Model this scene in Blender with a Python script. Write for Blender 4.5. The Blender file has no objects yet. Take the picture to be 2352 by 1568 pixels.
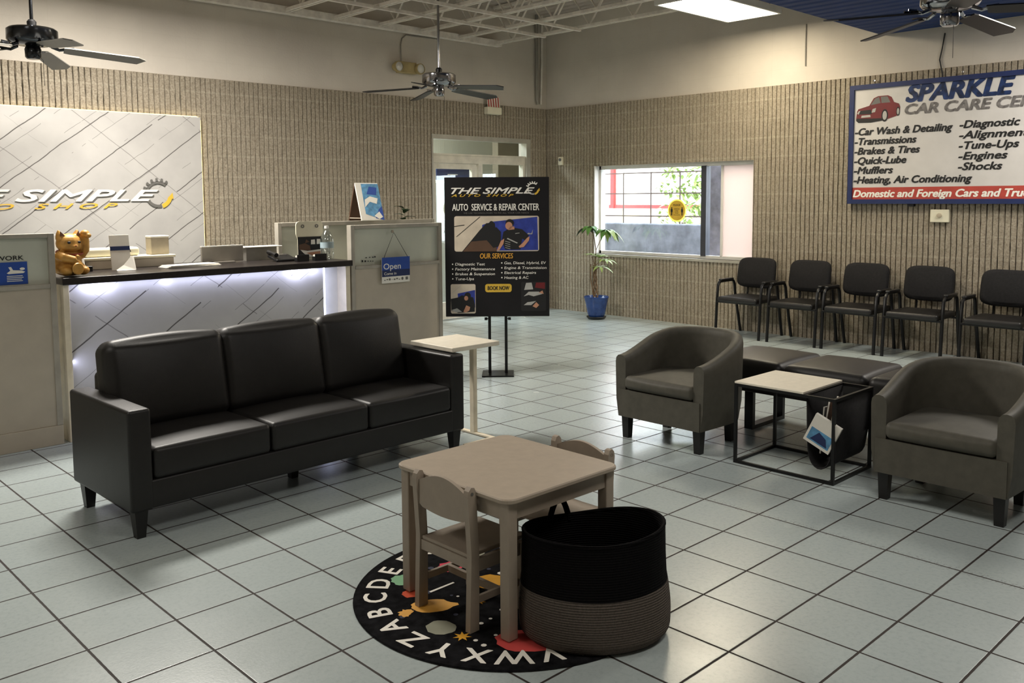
import bpy, bmesh, math, random
from mathutils import Vector, Matrix, Euler
random.seed(7)
PI = math.pi
SC = bpy.context.scene
COL = SC.collection

# ------------------------------------------------------------------ camera
YAW, PITCH, ROLL = .767, .0868, -.0064
cam = bpy.data.cameras.new('camera'); camo = bpy.data.objects.new('camera', cam); COL.objects.link(camo)
fw = Vector((math.sin(YAW)*math.cos(PITCH), math.cos(YAW)*math.cos(PITCH), -math.sin(PITCH)))
rt = Vector((math.cos(YAW), -math.sin(YAW), 0)); up = rt.cross(fw)
r2 = math.cos(ROLL)*rt + math.sin(ROLL)*up; u2 = -math.sin(ROLL)*rt + math.cos(ROLL)*up
camo.matrix_world = Matrix(((r2.x, u2.x, -fw.x, 0), (r2.y, u2.y, -fw.y, 0), (r2.z, u2.z, -fw.z, 1.5), (0, 0, 0, 1)))
cam.sensor_width = 36; cam.sensor_fit = 'HORIZONTAL'
cam.lens = 36*2045.34/2352; cam.shift_y = (632.55-784)/2352
cam.clip_start = .05; cam.clip_end = 200
SC.camera = camo

# ------------------------------------------------------------------ view, world, lamps
SC.view_settings.view_transform = 'Standard'; SC.view_settings.look = 'None'
SC.view_settings.exposure = 0.22; SC.view_settings.gamma = 1; SC.view_settings.use_curve_mapping = False
w = bpy.data.worlds.new('sky'); SC.world = w; w.use_nodes = True
bg = w.node_tree.nodes['Background']; bg.inputs[0].default_value = (.80, .90, 1.0, 1); bg.inputs[1].default_value = 9.0

def area(name, loc, sx, sy, power, col, rot=(0, 0, 0)):
    l = bpy.data.lights.new(name, 'AREA'); l.shape = 'RECTANGLE'; l.size = sx; l.size_y = sy
    l.energy = power; l.color = col
    o = bpy.data.objects.new(name, l); COL.objects.link(o); o.location = loc; o.rotation_euler = rot
    return o
WARM = (1.0, .945, .86)
# desk, seats: same two-by-four panels as the one in view; front, entry: added fill
area('panel_lamp_desk', (2.55, 6.5, 3.28), 1.2, .6, 175, WARM)
area('panel_lamp_seats', (7.55, 1.6, 3.03), 1.2, .6, 62, WARM)
area('fill_lamp_front', (2.4, .6, 3.28), 1.2, .6, 30, WARM)  # added fill with no fixture, brightens the foreground floor
area('fill_lamp_entry', (-.6, 3.6, 3.28), 1.2, .6, 24, WARM)  # added fill with no fixture, weak light from the left side
area('back_room_lamp', (6.6, 9.5, 2.8), 1.0, .5, 110, (.86, .92, 1.0))

# ------------------------------------------------------------------ materials
def lin(c):
    return tuple(((x/255)/12.92 if x/255 <= .04045 else ((x/255+.055)/1.055)**2.4) for x in c) + (1,)
class NT:
    def __init__(s, m): s.t = m.node_tree; s.n = s.t.nodes
    def new(s, k, **kw):
        n = s.n.new(k)
        for a, b in kw.items(): setattr(n, a, b)
        return n
    def link(s, a, b): s.t.links.new(a, b)
    def val(s, sock, v):
        if hasattr(v, 'links') or hasattr(v, 'is_linked'): s.link(v, sock)
        else: sock.default_value = v
    def math(s, op, a, b=0., c=0.):
        n = s.new('ShaderNodeMath', operation=op)
        for i, v in enumerate((a, b, c)): s.val(n.inputs[i], v)
        return n.outputs[0]
    def mix(s, f, a, b):
        n = s.new('ShaderNodeMix', data_type='RGBA')
        s.val(n.inputs[0], f); s.val(n.inputs[6], a); s.val(n.inputs[7], b)
        return n.outputs[2]
    def noise(s, scale, detail=3, vec=None, rough=.55):
        n = s.new('ShaderNodeTexNoise'); n.inputs['Scale'].default_value = scale
        n.inputs['Detail'].default_value = detail; n.inputs['Roughness'].default_value = rough
        if vec is not None: s.link(vec, n.inputs['Vector'])
        return n.outputs[0]
    def coord(s, k='Object'): return s.new('ShaderNodeTexCoord').outputs[k]
    def xyz(s, v):
        n = s.new('ShaderNodeSeparateXYZ'); s.link(v, n.inputs[0]); return n.outputs
    def comb(s, x, y, z):
        n = s.new('ShaderNodeCombineXYZ')
        for i, v in enumerate((x, y, z)): s.val(n.inputs[i], v)
        return n.outputs[0]
    def ramp(s, f, stops):
        n = s.new('ShaderNodeValToRGB'); s.link(f, n.inputs[0]); e = n.color_ramp.elements
        while len(e) < len(stops): e.new(.5)
        for q, (p, c) in zip(e, stops): q.position = p; q.color = c
        return n.outputs[0]
    def bump(s, h, strength, dist=.01):
        n = s.new('ShaderNodeBump'); n.inputs['Strength'].default_value = strength
        n.inputs['Distance'].default_value = dist; s.link(h, n.inputs['Height']); return n.outputs[0]
def base(name, rough=.5, metal=0, spec=.5):
    m = bpy.data.materials.new(name); m.use_nodes = True; nt = NT(m)
    p = nt.n['Principled BSDF']
    p.inputs['Roughness'].default_value = rough; p.inputs['Metallic'].default_value = metal
    p.inputs['Specular IOR Level'].default_value = spec
    return m, nt, p
def mat(name, c, rough=.5, metal=0, spec=.5, var=.12, nscale=9, bump=0, bscale=120, vec='Object', bdist=.004, emit=None, es=0):
    m, nt, p = base(name, rough, metal, spec)
    cl = lin(c); v = nt.coord(vec)
    n = nt.noise(nscale, 4, v)
    lo = tuple(x*(1-var) for x in cl[:3])+(1,); hi = tuple(min(1, x*(1+var)) for x in cl[:3])+(1,)
    nt.link(nt.ramp(n, [(.3, lo), (.7, hi)]), p.inputs['Base Color'])
    if bump:
        nt.link(nt.bump(nt.noise(bscale, 3, v), bump, bdist), p.inputs['Normal'])
    if emit:
        p.inputs['Emission Color'].default_value = lin(emit); p.inputs['Emission Strength'].default_value = es
    return m
def glass(name, tint=(1, 1, 1, 1), rough=0., alpha=.12):
    # thin pane: mostly clear, a little mirror
    m = bpy.data.materials.new(name); m.use_nodes = True; nt = NT(m); nt.n.clear()
    out = nt.new('ShaderNodeOutputMaterial'); tr = nt.new('ShaderNodeBsdfTransparent'); tr.inputs[0].default_value = tint
    gl = nt.new('ShaderNodeBsdfGlossy'); gl.inputs['Roughness'].default_value = rough
    mx = nt.new('ShaderNodeMixShader'); mx.inputs[0].default_value = alpha
    nt.link(tr.outputs[0], mx.inputs[1]); nt.link(gl.outputs[0], mx.inputs[2]); nt.link(mx.outputs[0], out.inputs[0])
    return m
def emitm(name, c, s):
    m = bpy.data.materials.new(name); m.use_nodes = True; nt = NT(m); nt.n.clear()
    out = nt.new('ShaderNodeOutputMaterial'); e = nt.new('ShaderNodeEmission')
    e.inputs[0].default_value = lin(c); e.inputs[1].default_value = s
    nt.link(e.outputs[0], out.inputs[0]); return m

TILE, TX, TY = .3028, .9593, 3.9659
def m_floor():
    m, nt, p = base('floor_tile', .3, 0, .5)
    v = nt.coord('Object'); x, y, z = nt.xyz(v)
    u = nt.math('DIVIDE', nt.math('SUBTRACT', x, TX), TILE); q = nt.math('DIVIDE', nt.math('SUBTRACT', y, TY), TILE)
    def dist(a):
        f = nt.math('FRACT', a); return nt.math('MINIMUM', f, nt.math('SUBTRACT', 1., f))
    d = nt.math('MINIMUM', dist(u), dist(q))
    wob = nt.math('MULTIPLY', nt.math('SUBTRACT', nt.noise(30, 2, v), .5), .006)
    d = nt.math('ADD', d, wob)
    grout = nt.math('LESS_THAN', d, .0145)


    fine = nt.noise(55, 5, v, .7)
    c = nt.ramp(fine, [(.25, lin((164, 175, 176))), (.5, lin((180, 191, 191))), (.8, lin((187, 197, 196)))])
    c = nt.mix(nt.math('MULTIPLY', nt.noise(2.6, 1, v), .25), c, lin((150, 160, 160)))
    blot = nt.ramp(nt.noise(.9, 3, v), [(.35, (0, 0, 0, 1)), (.7, (1, 1, 1, 1))])
    c = nt.mix(nt.math('MULTIPLY', blot, .18), c, lin((172, 178, 174)))
    band = nt.math('SUBTRACT', 1., nt.math('MINIMUM', nt.math('DIVIDE', nt.math('ABSOLUTE', nt.math('SUBTRACT', x, 3.69)), .045), 1.))
    zone = nt.math('MULTIPLY', nt.math('LESS_THAN', y, 2.75), nt.math('GREATER_THAN', nt.noise(75, 4, v, .75), .56))
    c = nt.mix(nt.math('MULTIPLY', nt.math('MULTIPLY', band, zone), .6), c, lin((96, 90, 84)))
    c = nt.mix(grout, c, lin((46, 38, 34)))
    nt.link(c, p.inputs['Base Color'])
    r = nt.math('ADD', nt.math('MULTIPLY', nt.noise(3.2, 2, v), .10), .20)
    r = nt.math('ADD', r, nt.math('MULTIPLY', grout, .5)); nt.link(r, p.inputs['Roughness'])
    hgt = nt.math('ADD', nt.math('MULTIPLY', nt.noise(110, 1, v), .22), nt.math('MULTIPLY', nt.math('MINIMUM', d, .02), 28.))
    nt.link(nt.bump(hgt, .22, .004), p.inputs['Normal'])
    return m
def m_rib():
    m, nt, p = base('split_rib_block', .9, 0, .15)
    v = nt.coord('Object'); x, y, z = nt.xyz(v)
    n1 = nt.noise(70, 5, v, .7); n2 = nt.noise(2.2, 3, v)
    c = nt.ramp(n1, [(.28, lin((122, 112, 96))), (.55, lin((174, 163, 145))), (.8, lin((196, 186, 168)))])
    c = nt.mix(nt.math('MULTIPLY', n2, .35), c, lin((150, 140, 124)))
    f = nt.math('FRACT', nt.math('DIVIDE', z, .2032))
    joint = nt.math('LESS_THAN', nt.math('ABSOLUTE', nt.math('SUBTRACT', f, .5)), .045)
    c = nt.mix(nt.math('MULTIPLY', joint, nt.math('MULTIPLY', nt.noise(3.5, 3, v), .34)), c, lin((214, 204, 184)))
    nt.link(c, p.inputs['Base Color'])
    nt.link(nt.bump(nt.math('ADD', nt.noise(45, 5, v, .75), nt.math('MULTIPLY', joint, .3)), .9, .012), p.inputs['Normal'])
    return m
def m_paint():
    m, nt, p = base('painted_block', .8, 0, .2)
    v = nt.coord('Object'); x, y, z = nt.xyz(v)
    n2 = nt.noise(1.3, 4, v)
    c = nt.ramp(n2, [(.3, lin((196, 188, 177))), (.7, lin((212, 204, 192)))])
    h = nt.math('ADD', x, y)
    f = nt.math('FRACT', nt.math('DIVIDE', z, .2032)); g = nt.math('FRACT', nt.math('DIVIDE', h, .4064))
    j = nt.math('MAXIMUM', nt.math('LESS_THAN', f, .02), nt.math('LESS_THAN', g, .01))
    c = nt.mix(nt.math('MULTIPLY', j, .07), c, lin((140, 130, 115)))
    nt.link(c, p.inputs['Base Color'])
    nt.link(nt.bump(nt.math('SUBTRACT', nt.noise(60, 4, v), nt.math('MULTIPLY', j, .25)), .3, .005), p.inputs['Normal'])
    return m
def m_marble():
    m, nt, p = base('veined_slab', .35, 0, .4)
    v = nt.coord('Object'); x, y, z = nt.xyz(v)
    wob = nt.math('MULTIPLY', nt.math('SUBTRACT', nt.noise(2.3, 3, v), .5), .05)
    a = nt.math('ADD', nt.math('SUBTRACT', nt.math('MULTIPLY', z, .80), nt.math('MULTIPLY', x, .60)), wob)
    b = nt.math('ADD', nt.math('ADD', nt.math('MULTIPLY', z, .78), nt.math('MULTIPLY', x, .62)), wob)
    def lines(t, sp, ph, wdt, mask_scale, lo):
        f = nt.math('FRACT', nt.math('DIVIDE', nt.math('ADD', t, ph), sp))
        d = nt.math('MULTIPLY', nt.math('ABSOLUTE', nt.math('SUBTRACT', f, .5)), sp)
        ln = nt.math('LESS_THAN', d, wdt)
        mk = nt.math('GREATER_THAN', nt.noise(mask_scale, 2, v), lo)
        return nt.math('MULTIPLY', ln, mk)
    l1 = lines(a, .31, .05, .004, 1.7, .38); l2 = lines(a, .173, .02, .0019, 2.4, .47)
    l3 = lines(b, .62, .21, .003, 1.9, .42); l4 = lines(b, .27, .11, .0014, 3.1, .54)
    c = nt.ramp(nt.noise(3, 4, v), [(.3, lin((176, 173, 170))), (.7, lin((190, 187, 183)))])
    for l, k in ((l1, .85), (l2, .55), (l3, .5), (l4, .3)):
        c = nt.mix(nt.math('MULTIPLY', l, k), c, lin((64, 58, 55)))
    nt.link(c, p.inputs['Base Color']); return m
def m_leather(name, c, rough=.36):
    return mat(name, c, rough, 0, .5, .2, 14, .25, 260, bdist=.002)
def m_deck(name, c, axis):
    m, nt, p = base(name, .75, 0, .2)
    v = nt.coord('Object'); s = nt.xyz(v)
    f = nt.math('SINE', nt.math('MULTIPLY', s[axis], 2*PI/.15))
    n = nt.noise(5, 4, v)
    cl = lin(c); nt.link(nt.ramp(n, [(.3, tuple(q*.85 for q in cl[:3])+(1,)), (.7, cl)]), p.inputs['Base Color'])
    nt.link(nt.bump(f, .35 if axis == 0 and c[2] > c[0] else .6, .02), p.inputs['Normal']); return m
def m_weave(name, c, pitch=.0085):
    m, nt, p = base(name, .95, 0, .1)
    v = nt.coord('Object'); s = nt.xyz(v)
    f = nt.math('SINE', nt.math('MULTIPLY', s[2], 2*PI/pitch))
    n = nt.noise(160, 3, v); cl = lin(c)
    nt.link(nt.ramp(n, [(.25, tuple(q*.7 for q in cl[:3])+(1,)), (.75, tuple(min(1, q*1.15) for q in cl[:3])+(1,))]), p.inputs['Base Color'])
    nt.link(nt.bump(nt.math('ADD', f, n), .7, .004), p.inputs['Normal']); return m

M = {}
M['floor'] = m_floor(); M['rib'] = m_rib(); M['paint'] = m_paint(); M['marble'] = m_marble()
M['deck'] = m_deck('roof_deck', (198, 187, 177), 0); M['bluedeck'] = m_deck('blue_deck', (46, 66, 112), 0)
M['steel'] = mat('joist_paint', (230, 223, 213), .6, 0, .3, .15, 12)
M['leather'] = m_leather('black_leather', (24, 22, 21), .45)
M['tub'] = mat('tub_vinyl', (84, 81, 72), .6, 0, .35, .12, 18, .2, 300, bdist=.002)
M['blackwood'] = mat('black_wood', (20, 18, 17), .4)
M['blackfab'] = mat('black_fabric', (34, 33, 34), .85, 0, .25, .2, 60, .4, 500, bdist=.002)
M['blackmetal'] = mat('black_metal', (18, 18, 19), .38, .3)
M['blackplastic'] = mat('black_plastic', (24, 24, 25), .35)
M['chrome'] = mat('dark_chrome', (150, 150, 154), .14, 1, .5, .15, 8)
M['darkchrome'] = mat('black_chrome', (70, 72, 76), .18, 1, .5, .15, 8)
M['brightsteel'] = mat('bright_steel', (205, 203, 198), .2, 1)
M['bladegrey'] = mat('fan_blade_grey', (92, 90, 84), .5)
M['bladeblack'] = mat('fan_blade_black', (30, 30, 33), .4)
M['kidwood'] = mat('taupe_painted_wood', (166, 153, 138), .5, 0, .4, .05, 20)
M['kidtop'] = mat('taupe_table_top', (176, 162, 145), .45, 0, .4, .05, 25)
M['whitetop'] = mat('white_laminate', (240, 232, 214), .35, 0, .5, .05, 30)
M['cream'] = mat('cream_metal', (228, 216, 192), .4)
M['partition'] = mat('partition_laminate', (186, 176, 160), .6, 0, .3, .05, 8)
M['partframe'] = mat('partition_frame', (168, 162, 150), .5)
M['white'] = mat('white_paint', (226, 224, 218), .5, 0, .4, .05)
M['paper'] = mat('white_paper', (232, 228, 218), .7, 0, .2, .04)
M['offwhite'] = mat('offwhite_plastic', (226, 220, 196), .45, 0, .4, .05)
M['beige'] = mat('beige_card', (180, 168, 146), .7)
M['greypanel'] = mat('grey_panel', (150, 144, 134), .6)
M['frost'] = mat('frosted_panel', (196, 198, 184), .35, 0, .5, .05, 5)
M['worktop'] = mat('black_worktop', (36, 31, 30), .28, 0, .5, .3, 60)
M['ink'] = mat('black_ink', (22, 21, 22), .6)
M['inkwhite'] = mat('white_ink', (240, 236, 226), .6, 0, .3, .03)
M['inkyellow'] = mat('yellow_ink', (218, 178, 60), .6)
M['inkorange'] = mat('orange_ink', (226, 165, 60), .6)
M['inkgrey'] = mat('grey_ink', (104, 102, 98), .5)
M['inksilver'] = mat('silver_ink', (176, 174, 168), .5)
M['inkred'] = mat('red_ink', (178, 66, 54), .6)
M['inkdarkred'] = mat('dark_red_ink', (108, 26, 30), .5)
M['inkblue'] = mat('blue_ink', (34, 74, 160), .6)
M['inknavy'] = mat('navy_ink', (26, 42, 88), .6)
M['inkmid'] = mat('mid_blue_ink', (52, 66, 150), .6, 0, .3, .25, 20)
M['bottlelabel'] = mat('bottle_label', (168, 188, 196), .5)
M['inksky'] = mat('pale_blue_ink', (96, 150, 190), .6, 0, .3, .35, 25)
M['inkskin'] = mat('skin_ink', (196, 142, 112), .6)
M['inkbrown'] = mat('brown_ink', (92, 66, 48), .6)
M['inkcream'] = mat('cream_ink', (206, 192, 172), .6)
M['boardblack'] = mat('black_board', (24, 22, 24), .55, 0, .3, .15, 6)
M['boardwhite'] = mat('sign_white', (206, 202, 198), .5, 0, .35, .05, 5)
M['signblue'] = mat('sign_frame_blue', (30, 43, 88), .5, 0, .4, .15, 10)
M['gold'] = mat('gold_paint', (202, 150, 72), .42, .15, .5, .18, 22)
M['golddark'] = mat('dark_gold', (96, 56, 24), .5)
M['collarred'] = mat('collar_red', (150, 64, 30), .6)
M['potblue'] = mat('blue_glaze', (38, 66, 124), .22, 0, .5, .25, 15)
M['soil'] = mat('soil', (60, 46, 36), .95)
M['bark'] = mat('bark', (118, 96, 74), .85, 0, .2, .3, 40, .5, 80)
M['leaf'] = mat('leaf_green', (86, 128, 62), .45, 0, .4, .35, 14)
M['leafpale'] = mat('leaf_pale', (150, 172, 100), .45, 0, .4, .3, 14)
M['leafdark'] = mat('leaf_dark', (32, 58, 30), .45, 0, .4, .3, 14)
M['beigebox'] = mat('tan_housing', (168, 150, 104), .5)
M['lens'] = mat('lamp_lens', (206, 204, 196), .15, 0, .6)
M['galv'] = mat('galvanised', (150, 146, 138), .45, .4)
M['alum'] = mat('frame_aluminium', (176, 172, 160), .45, .2)
M['creamframe'] = mat('door_cream', (212, 206, 190), .5)
M['darkframe'] = mat('dark_mullion', (60, 62, 70), .45)
M['glass'] = glass('window_glass', (1, 1, 1, 1), 0, .06)
M['doorglass'] = glass('door_glass', (.92, .95, .93, 1), .02, .08)
M['bottle'] = glass('clear_plastic', (.93, .96, .97, 1), .08, .28)
M['acrylic'] = glass('clear_acrylic', (.97, .98, .98, 1), .03, .12)
M['concrete'] = mat('outdoor_concrete', (112, 116, 126), .9, 0, .1, .35, 5, .3, 40)
M['postgrey'] = mat('outdoor_column', (120, 120, 132), .9, 0, .1, .3, 9)
M['asphalt'] = mat('outdoor_ground', (120, 118, 112), .95, 0, .1)
M['stucco'] = mat('outdoor_stucco', (206, 190, 160), .9, 0, .1, .06, 4)
M['outwhite'] = mat('outdoor_white_wall', (236, 232, 220), .9, 0, .1, .04, 4)
M['redtrim'] = mat('outdoor_red', (196, 44, 40), .6)
M['bars'] = mat('security_bars', (74, 60, 56), .6)
M['backwall'] = mat('back_room_cream', (206, 202, 184), .8, 0, .2, .05, 3)
M['taupe'] = mat('back_room_taupe', (136, 126, 108), .8, 0, .2, .08, 3)
M['basketblack'] = m_weave('rope_black', (18, 17, 18)); M['basketgrey'] = m_weave('rope_grey', (104, 95, 88))
M['rug'] = mat('rug_pile', (24, 24, 26), .98, 0, .05, .6, 30, .5, 300)
M['led'] = emitm('led_cool', (206, 214, 255), 9.0)
M['ledwarm'] = emitm('led_warm', (255, 226, 150), 3.2)
M['diffuser'] = emitm('light_diffuser', (255, 241, 212), 26.0)
def m_pink(name, col):
    m, nt, p = base(name, .6, 0, .2)
    nt.n.remove(p); out = nt.n['Material Output']
    d = nt.new('ShaderNodeBsdfDiffuse'); d.inputs[0].default_value = lin(col)
    t = nt.new('ShaderNodeBsdfTranslucent'); t.inputs[0].default_value = lin(col)
    mx = nt.new('ShaderNodeMixShader'); mx.inputs[0].default_value = .5
    nt.link(d.outputs[0], mx.inputs[1]); nt.link(t.outputs[0], mx.inputs[2]); nt.link(mx.outputs[0], out.inputs[0])
    return m
M['pink'] = m_pink('pink_film', (238, 225, 219)); M['stickery'] = m_pink('sticker_yellow', (240, 228, 96))

# ------------------------------------------------------------------ mesh building
class MB:
    def __init__(s): s.v = []; s.f = []; s.m = []; s.k = 0; s.T = None
    def put(s, vs, fs):
        b = len(s.v)
        for q in vs:
            q = Vector(q)
            s.v.append(s.T @ q if s.T else q)
        for f in fs: s.f.append([i+b for i in f]); s.m.append(s.k)
        return s
    def mi(s, k): s.k = k; return s
    def box(s, x0, x1, y0, y1, z0, z1):
        vs = [(x, y, z) for x in (x0, x1) for y in (y0, y1) for z in (z0, z1)]
        return s.put(vs, [(0, 1, 3, 2), (4, 6, 7, 5), (0, 4, 5, 1), (2, 3, 7, 6), (0, 2, 6, 4), (1, 5, 7, 3)])
    def rbox(s, x0, x1, y0, y1, z0, z1, r=.02, seg=3, sub=1, bulge=(0, 0, 0)):
        c = Vector(((x0+x1)/2, (y0+y1)/2, (z0+z1)/2)); h = Vector(((x1-x0)/2, (y1-y0)/2, (z1-z0)/2))
        r = min(r, min(h)*.98)
        L = []
        for a in range(3):
            i = h[a]-r
            neg = [-(i+r*math.tan(PI/4*(1-k/seg))) for k in range(seg)]
            mid = [-i+2*i*k/sub for k in range(sub+1)]
            L.append(neg+mid+[-q for q in reversed(neg)])
        idx = {}; vs = []; fs = []
        def vert(p):
            key = tuple(round(q, 6) for q in p)
            if key in idx: return idx[key]
            inn = Vector([max(-(h[a]-r), min(h[a]-r, p[a])) for a in range(3)])
            d = Vector(p)-inn
            q = inn+d.normalized()*r if d.length > 1e-9 else Vector(p)
            u = [max(-1, min(1, p[a]/h[a])) for a in range(3)]
            for a in range(3):
                if bulge[a]:
                    o = [b for b in range(3) if b != a]
                    q[a] += bulge[a]*(u[a])*(1-u[o[0]]**2)*(1-u[o[1]]**2)
            idx[key] = len(vs); vs.append(q+c); return idx[key]
        for a in range(3):
            b, d = [q for q in range(3) if q != a]
            for sgn in (-1, 1):
                for i in range(len(L[b])-1):
                    for j in range(len(L[d])-1):
                        quad = []
                        for (ii, jj) in ((i, j), (i+1, j), (i+1, j+1), (i, j+1)):
                            p = [0, 0, 0]; p[a] = sgn*h[a]; p[b] = L[b][ii]; p[d] = L[d][jj]; quad.append(vert(p))
                        if (sgn > 0) == (a == 1): quad.reverse()
                        fs.append(quad)
        return s.put(vs, fs)
    def tube(s, pts, r, n=8, closed=False, cap=True):
        pts = [Vector(p) for p in pts]; N = len(pts)
        rad = r if isinstance(r, (list, tuple)) else [r]*N
        vs = []; nrm = None
        for i in range(N):
            if closed: t = pts[(i+1) % N]-pts[i-1]
            else: t = pts[min(i+1, N-1)]-pts[max(i-1, 0)]
            t.normalize()
            if nrm is None:
                a = Vector((0, 0, 1)) if abs(t.z) < .9 else Vector((1, 0, 0)); nrm = t.cross(a).normalized()
            else:
                nrm = (nrm-t*nrm.dot(t)).normalized()
            bi = t.cross(nrm)
            for k in range(n):
                an = 2*PI*k/n+PI/n; vs.append(pts[i]+(nrm*math.cos(an)+bi*math.sin(an))*rad[i])
        fs = []
        for i in range(N if closed else N-1):
            j = (i+1) % N
            for k in range(n): fs.append((i*n+k, i*n+(k+1) % n, j*n+(k+1) % n, j*n+k))
        if cap and not closed: fs.append(tuple(reversed(range(n)))); fs.append(tuple((N-1)*n+k for k in range(n)))
        return s.put(vs, fs)
    def lathe(s, prof, n=32, c=(0, 0, 0), axis='z'):
        vs = []; fs = []; P = len(prof)
        for k in range(n):
            a = 2*PI*k/n
            for (r, z) in prof:
                q = (r*math.cos(a), r*math.sin(a), z)
                if axis == 'x': q = (z, q[0], q[1])
                if axis == 'y': q = (q[0], z, q[1])
                vs.append((q[0]+c[0], q[1]+c[1], q[2]+c[2]))
        for k in range(n):
            j = (k+1) % n
            for i in range(P-1): fs.append((k*P+i, j*P+i, j*P+i+1, k*P+i+1))
        return s.put(vs, fs)
    def ell(s, c, r, n=16, m=10, R=None):
        vs = []; fs = []
        for i in range(m+1):
            t = PI*i/m
            for k in range(n):
                a = 2*PI*k/n; q = Vector((r[0]*math.sin(t)*math.cos(a), r[1]*math.sin(t)*math.sin(a), r[2]*math.cos(t)))
                if R: q = R @ q
                vs.append(q+Vector(c))
        for i in range(m):
            for k in range(n): fs.append((i*n+k, (i+1)*n+k, (i+1)*n+(k+1) % n, i*n+(k+1) % n))
        return s.put(vs, fs)
    def poly3(s, pts, nvec, th=0):
        # flat polygon (optionally with thickness along nvec)
        pts = [Vector(p) for p in pts]; N = len(pts)
        if th == 0: return s.put(pts, [tuple(range(N))])
        o = Vector(nvec)*th; vs = pts+[p+o for p in pts]
        fs = [tuple(reversed(range(N))), tuple(range(N, 2*N))]+[(i, (i+1) % N, N+(i+1) % N, N+i) for i in range(N)]
        return s.put(vs, fs)
    def beam(s, a, b, w_, h_):
        a = Vector(a); b = Vector(b); t = (b-a).normalized()
        z = Vector((0, 0, 1)) if abs(t.z) < .95 else Vector((0, 1, 0))
        x = t.cross(z).normalized()*(w_/2); y = t.cross(x).normalized()*(h_/2)
        vs = [a-x-y, a+x-y, a+x+y, a-x+y, b-x-y, b+x-y, b+x+y, b-x+y]
        return s.put(vs, [(0, 3, 2, 1), (4, 5, 6, 7), (0, 1, 5, 4), (1, 2, 6, 5), (2, 3, 7, 6), (3, 0, 4, 7)])

class Plane:
    """a flat printed surface: origin, right vector, up vector, outward normal"""
    def __init__(s, o, r, u): s.o = Vector(o); s.r = Vector(r).normalized(); s.u = Vector(u).normalized(); s.n = s.r.cross(s.u)
    def p(s, a, b, d=0): return s.o+s.r*a+s.u*b+s.n*d
_tc = {}
def text_geo(body, shear, bold):
    key = (body, shear, bold)
    if key in _tc: return _tc[key]
    def geo(t):
        c = bpy.data.curves.new('t', 'FONT'); c.body = t; c.size = 1; c.shear = shear; c.offset = bold; c.resolution_u = 3
        o = bpy.data.objects.new('t', c); me = bpy.data.meshes.new_from_object(o)
        vs = [tuple(v.co) for v in me.vertices]; fs = [tuple(p.vertices) for p in me.polygons]
        bpy.data.objects.remove(o); bpy.data.curves.remove(c); bpy.data.meshes.remove(me); return vs, fs
    vs, fs = geo(body); hv, _ = geo('H')
    cap = max(v[1] for v in hv); x0 = min(v[0] for v in vs); x1 = max(v[0] for v in vs)
    _tc[key] = (vs, fs, cap, x0, x1); return _tc[key]
def text(mb, pl, body, a, b, cap, width=None, shear=0, bold=0, d=.002, align='l'):
    vs, fs, c, x0, x1 = text_geo(body, shear, 0)
    sy = cap/c; sx = (width/(x1-x0)) if width else sy
    wd = (x1-x0)*sx
    if align == 'c': a -= wd/2
    if align == 'r': a -= wd
    e = bold*cap*1.1
    for k, (ox, oy) in enumerate([(0, 0)]+[(e*math.cos(PI*q/5), .7*e*math.sin(PI*q/5)) for q in range(10)] if bold else [(0, 0)]):
        mb.put([pl.p(a+(v[0]-x0)*sx+ox, b+v[1]*sy+oy, d+k*2e-5) for v in vs], fs)
def rect(mb, pl, a0, a1, b0, b1, d=.001):
    mb.put([pl.p(a0, b0, d), pl.p(a1, b0, d), pl.p(a1, b1, d), pl.p(a0, b1, d)], [(0, 1, 2, 3)])
def rrect(mb, pl, a0, a1, b0, b1, r, d=.001, n=5):
    pts = []
    for (cx, cy, s0) in ((a1-r, b0+r, -90), (a1-r, b1-r, 0), (a0+r, b1-r, 90), (a0+r, b0+r, 180)):
        for k in range(n+1):
            t = math.radians(s0+90*k/n); pts.append(pl.p(cx+r*math.cos(t), cy+r*math.sin(t), d))
    mb.put(pts, [tuple(range(len(pts)))])
def pgon(mb, pl, pts, d=.001): mb.put([pl.p(a, b, d) for a, b in pts], [tuple(range(len(pts)))])
def disc(mb, pl, a, b, ra, rb=None, d=.001, n=20, rot=0):
    rb = rb or ra
    pts = []
    for k in range(n):
        t = 2*PI*k/n; x = ra*math.cos(t); y = rb*math.sin(t)
        pts.append((a+x*math.cos(rot)-y*math.sin(rot), b+x*math.sin(rot)+y*math.cos(rot)))
    pgon(mb, pl, pts, d)
def arcband(mb, pl, a, b, r0, r1, t0, t1, d=.002, n=24):
    vs = []
    for k in range(n+1):
        t = math.radians(t0+(t1-t0)*k/n)
        for r in (r0, r1): vs.append(pl.p(a+r*math.cos(t), b+r*math.sin(t), d))
    mb.put(vs, [(2*k, 2*k+1, 2*k+3, 2*k+2) for k in range(n)])

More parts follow.
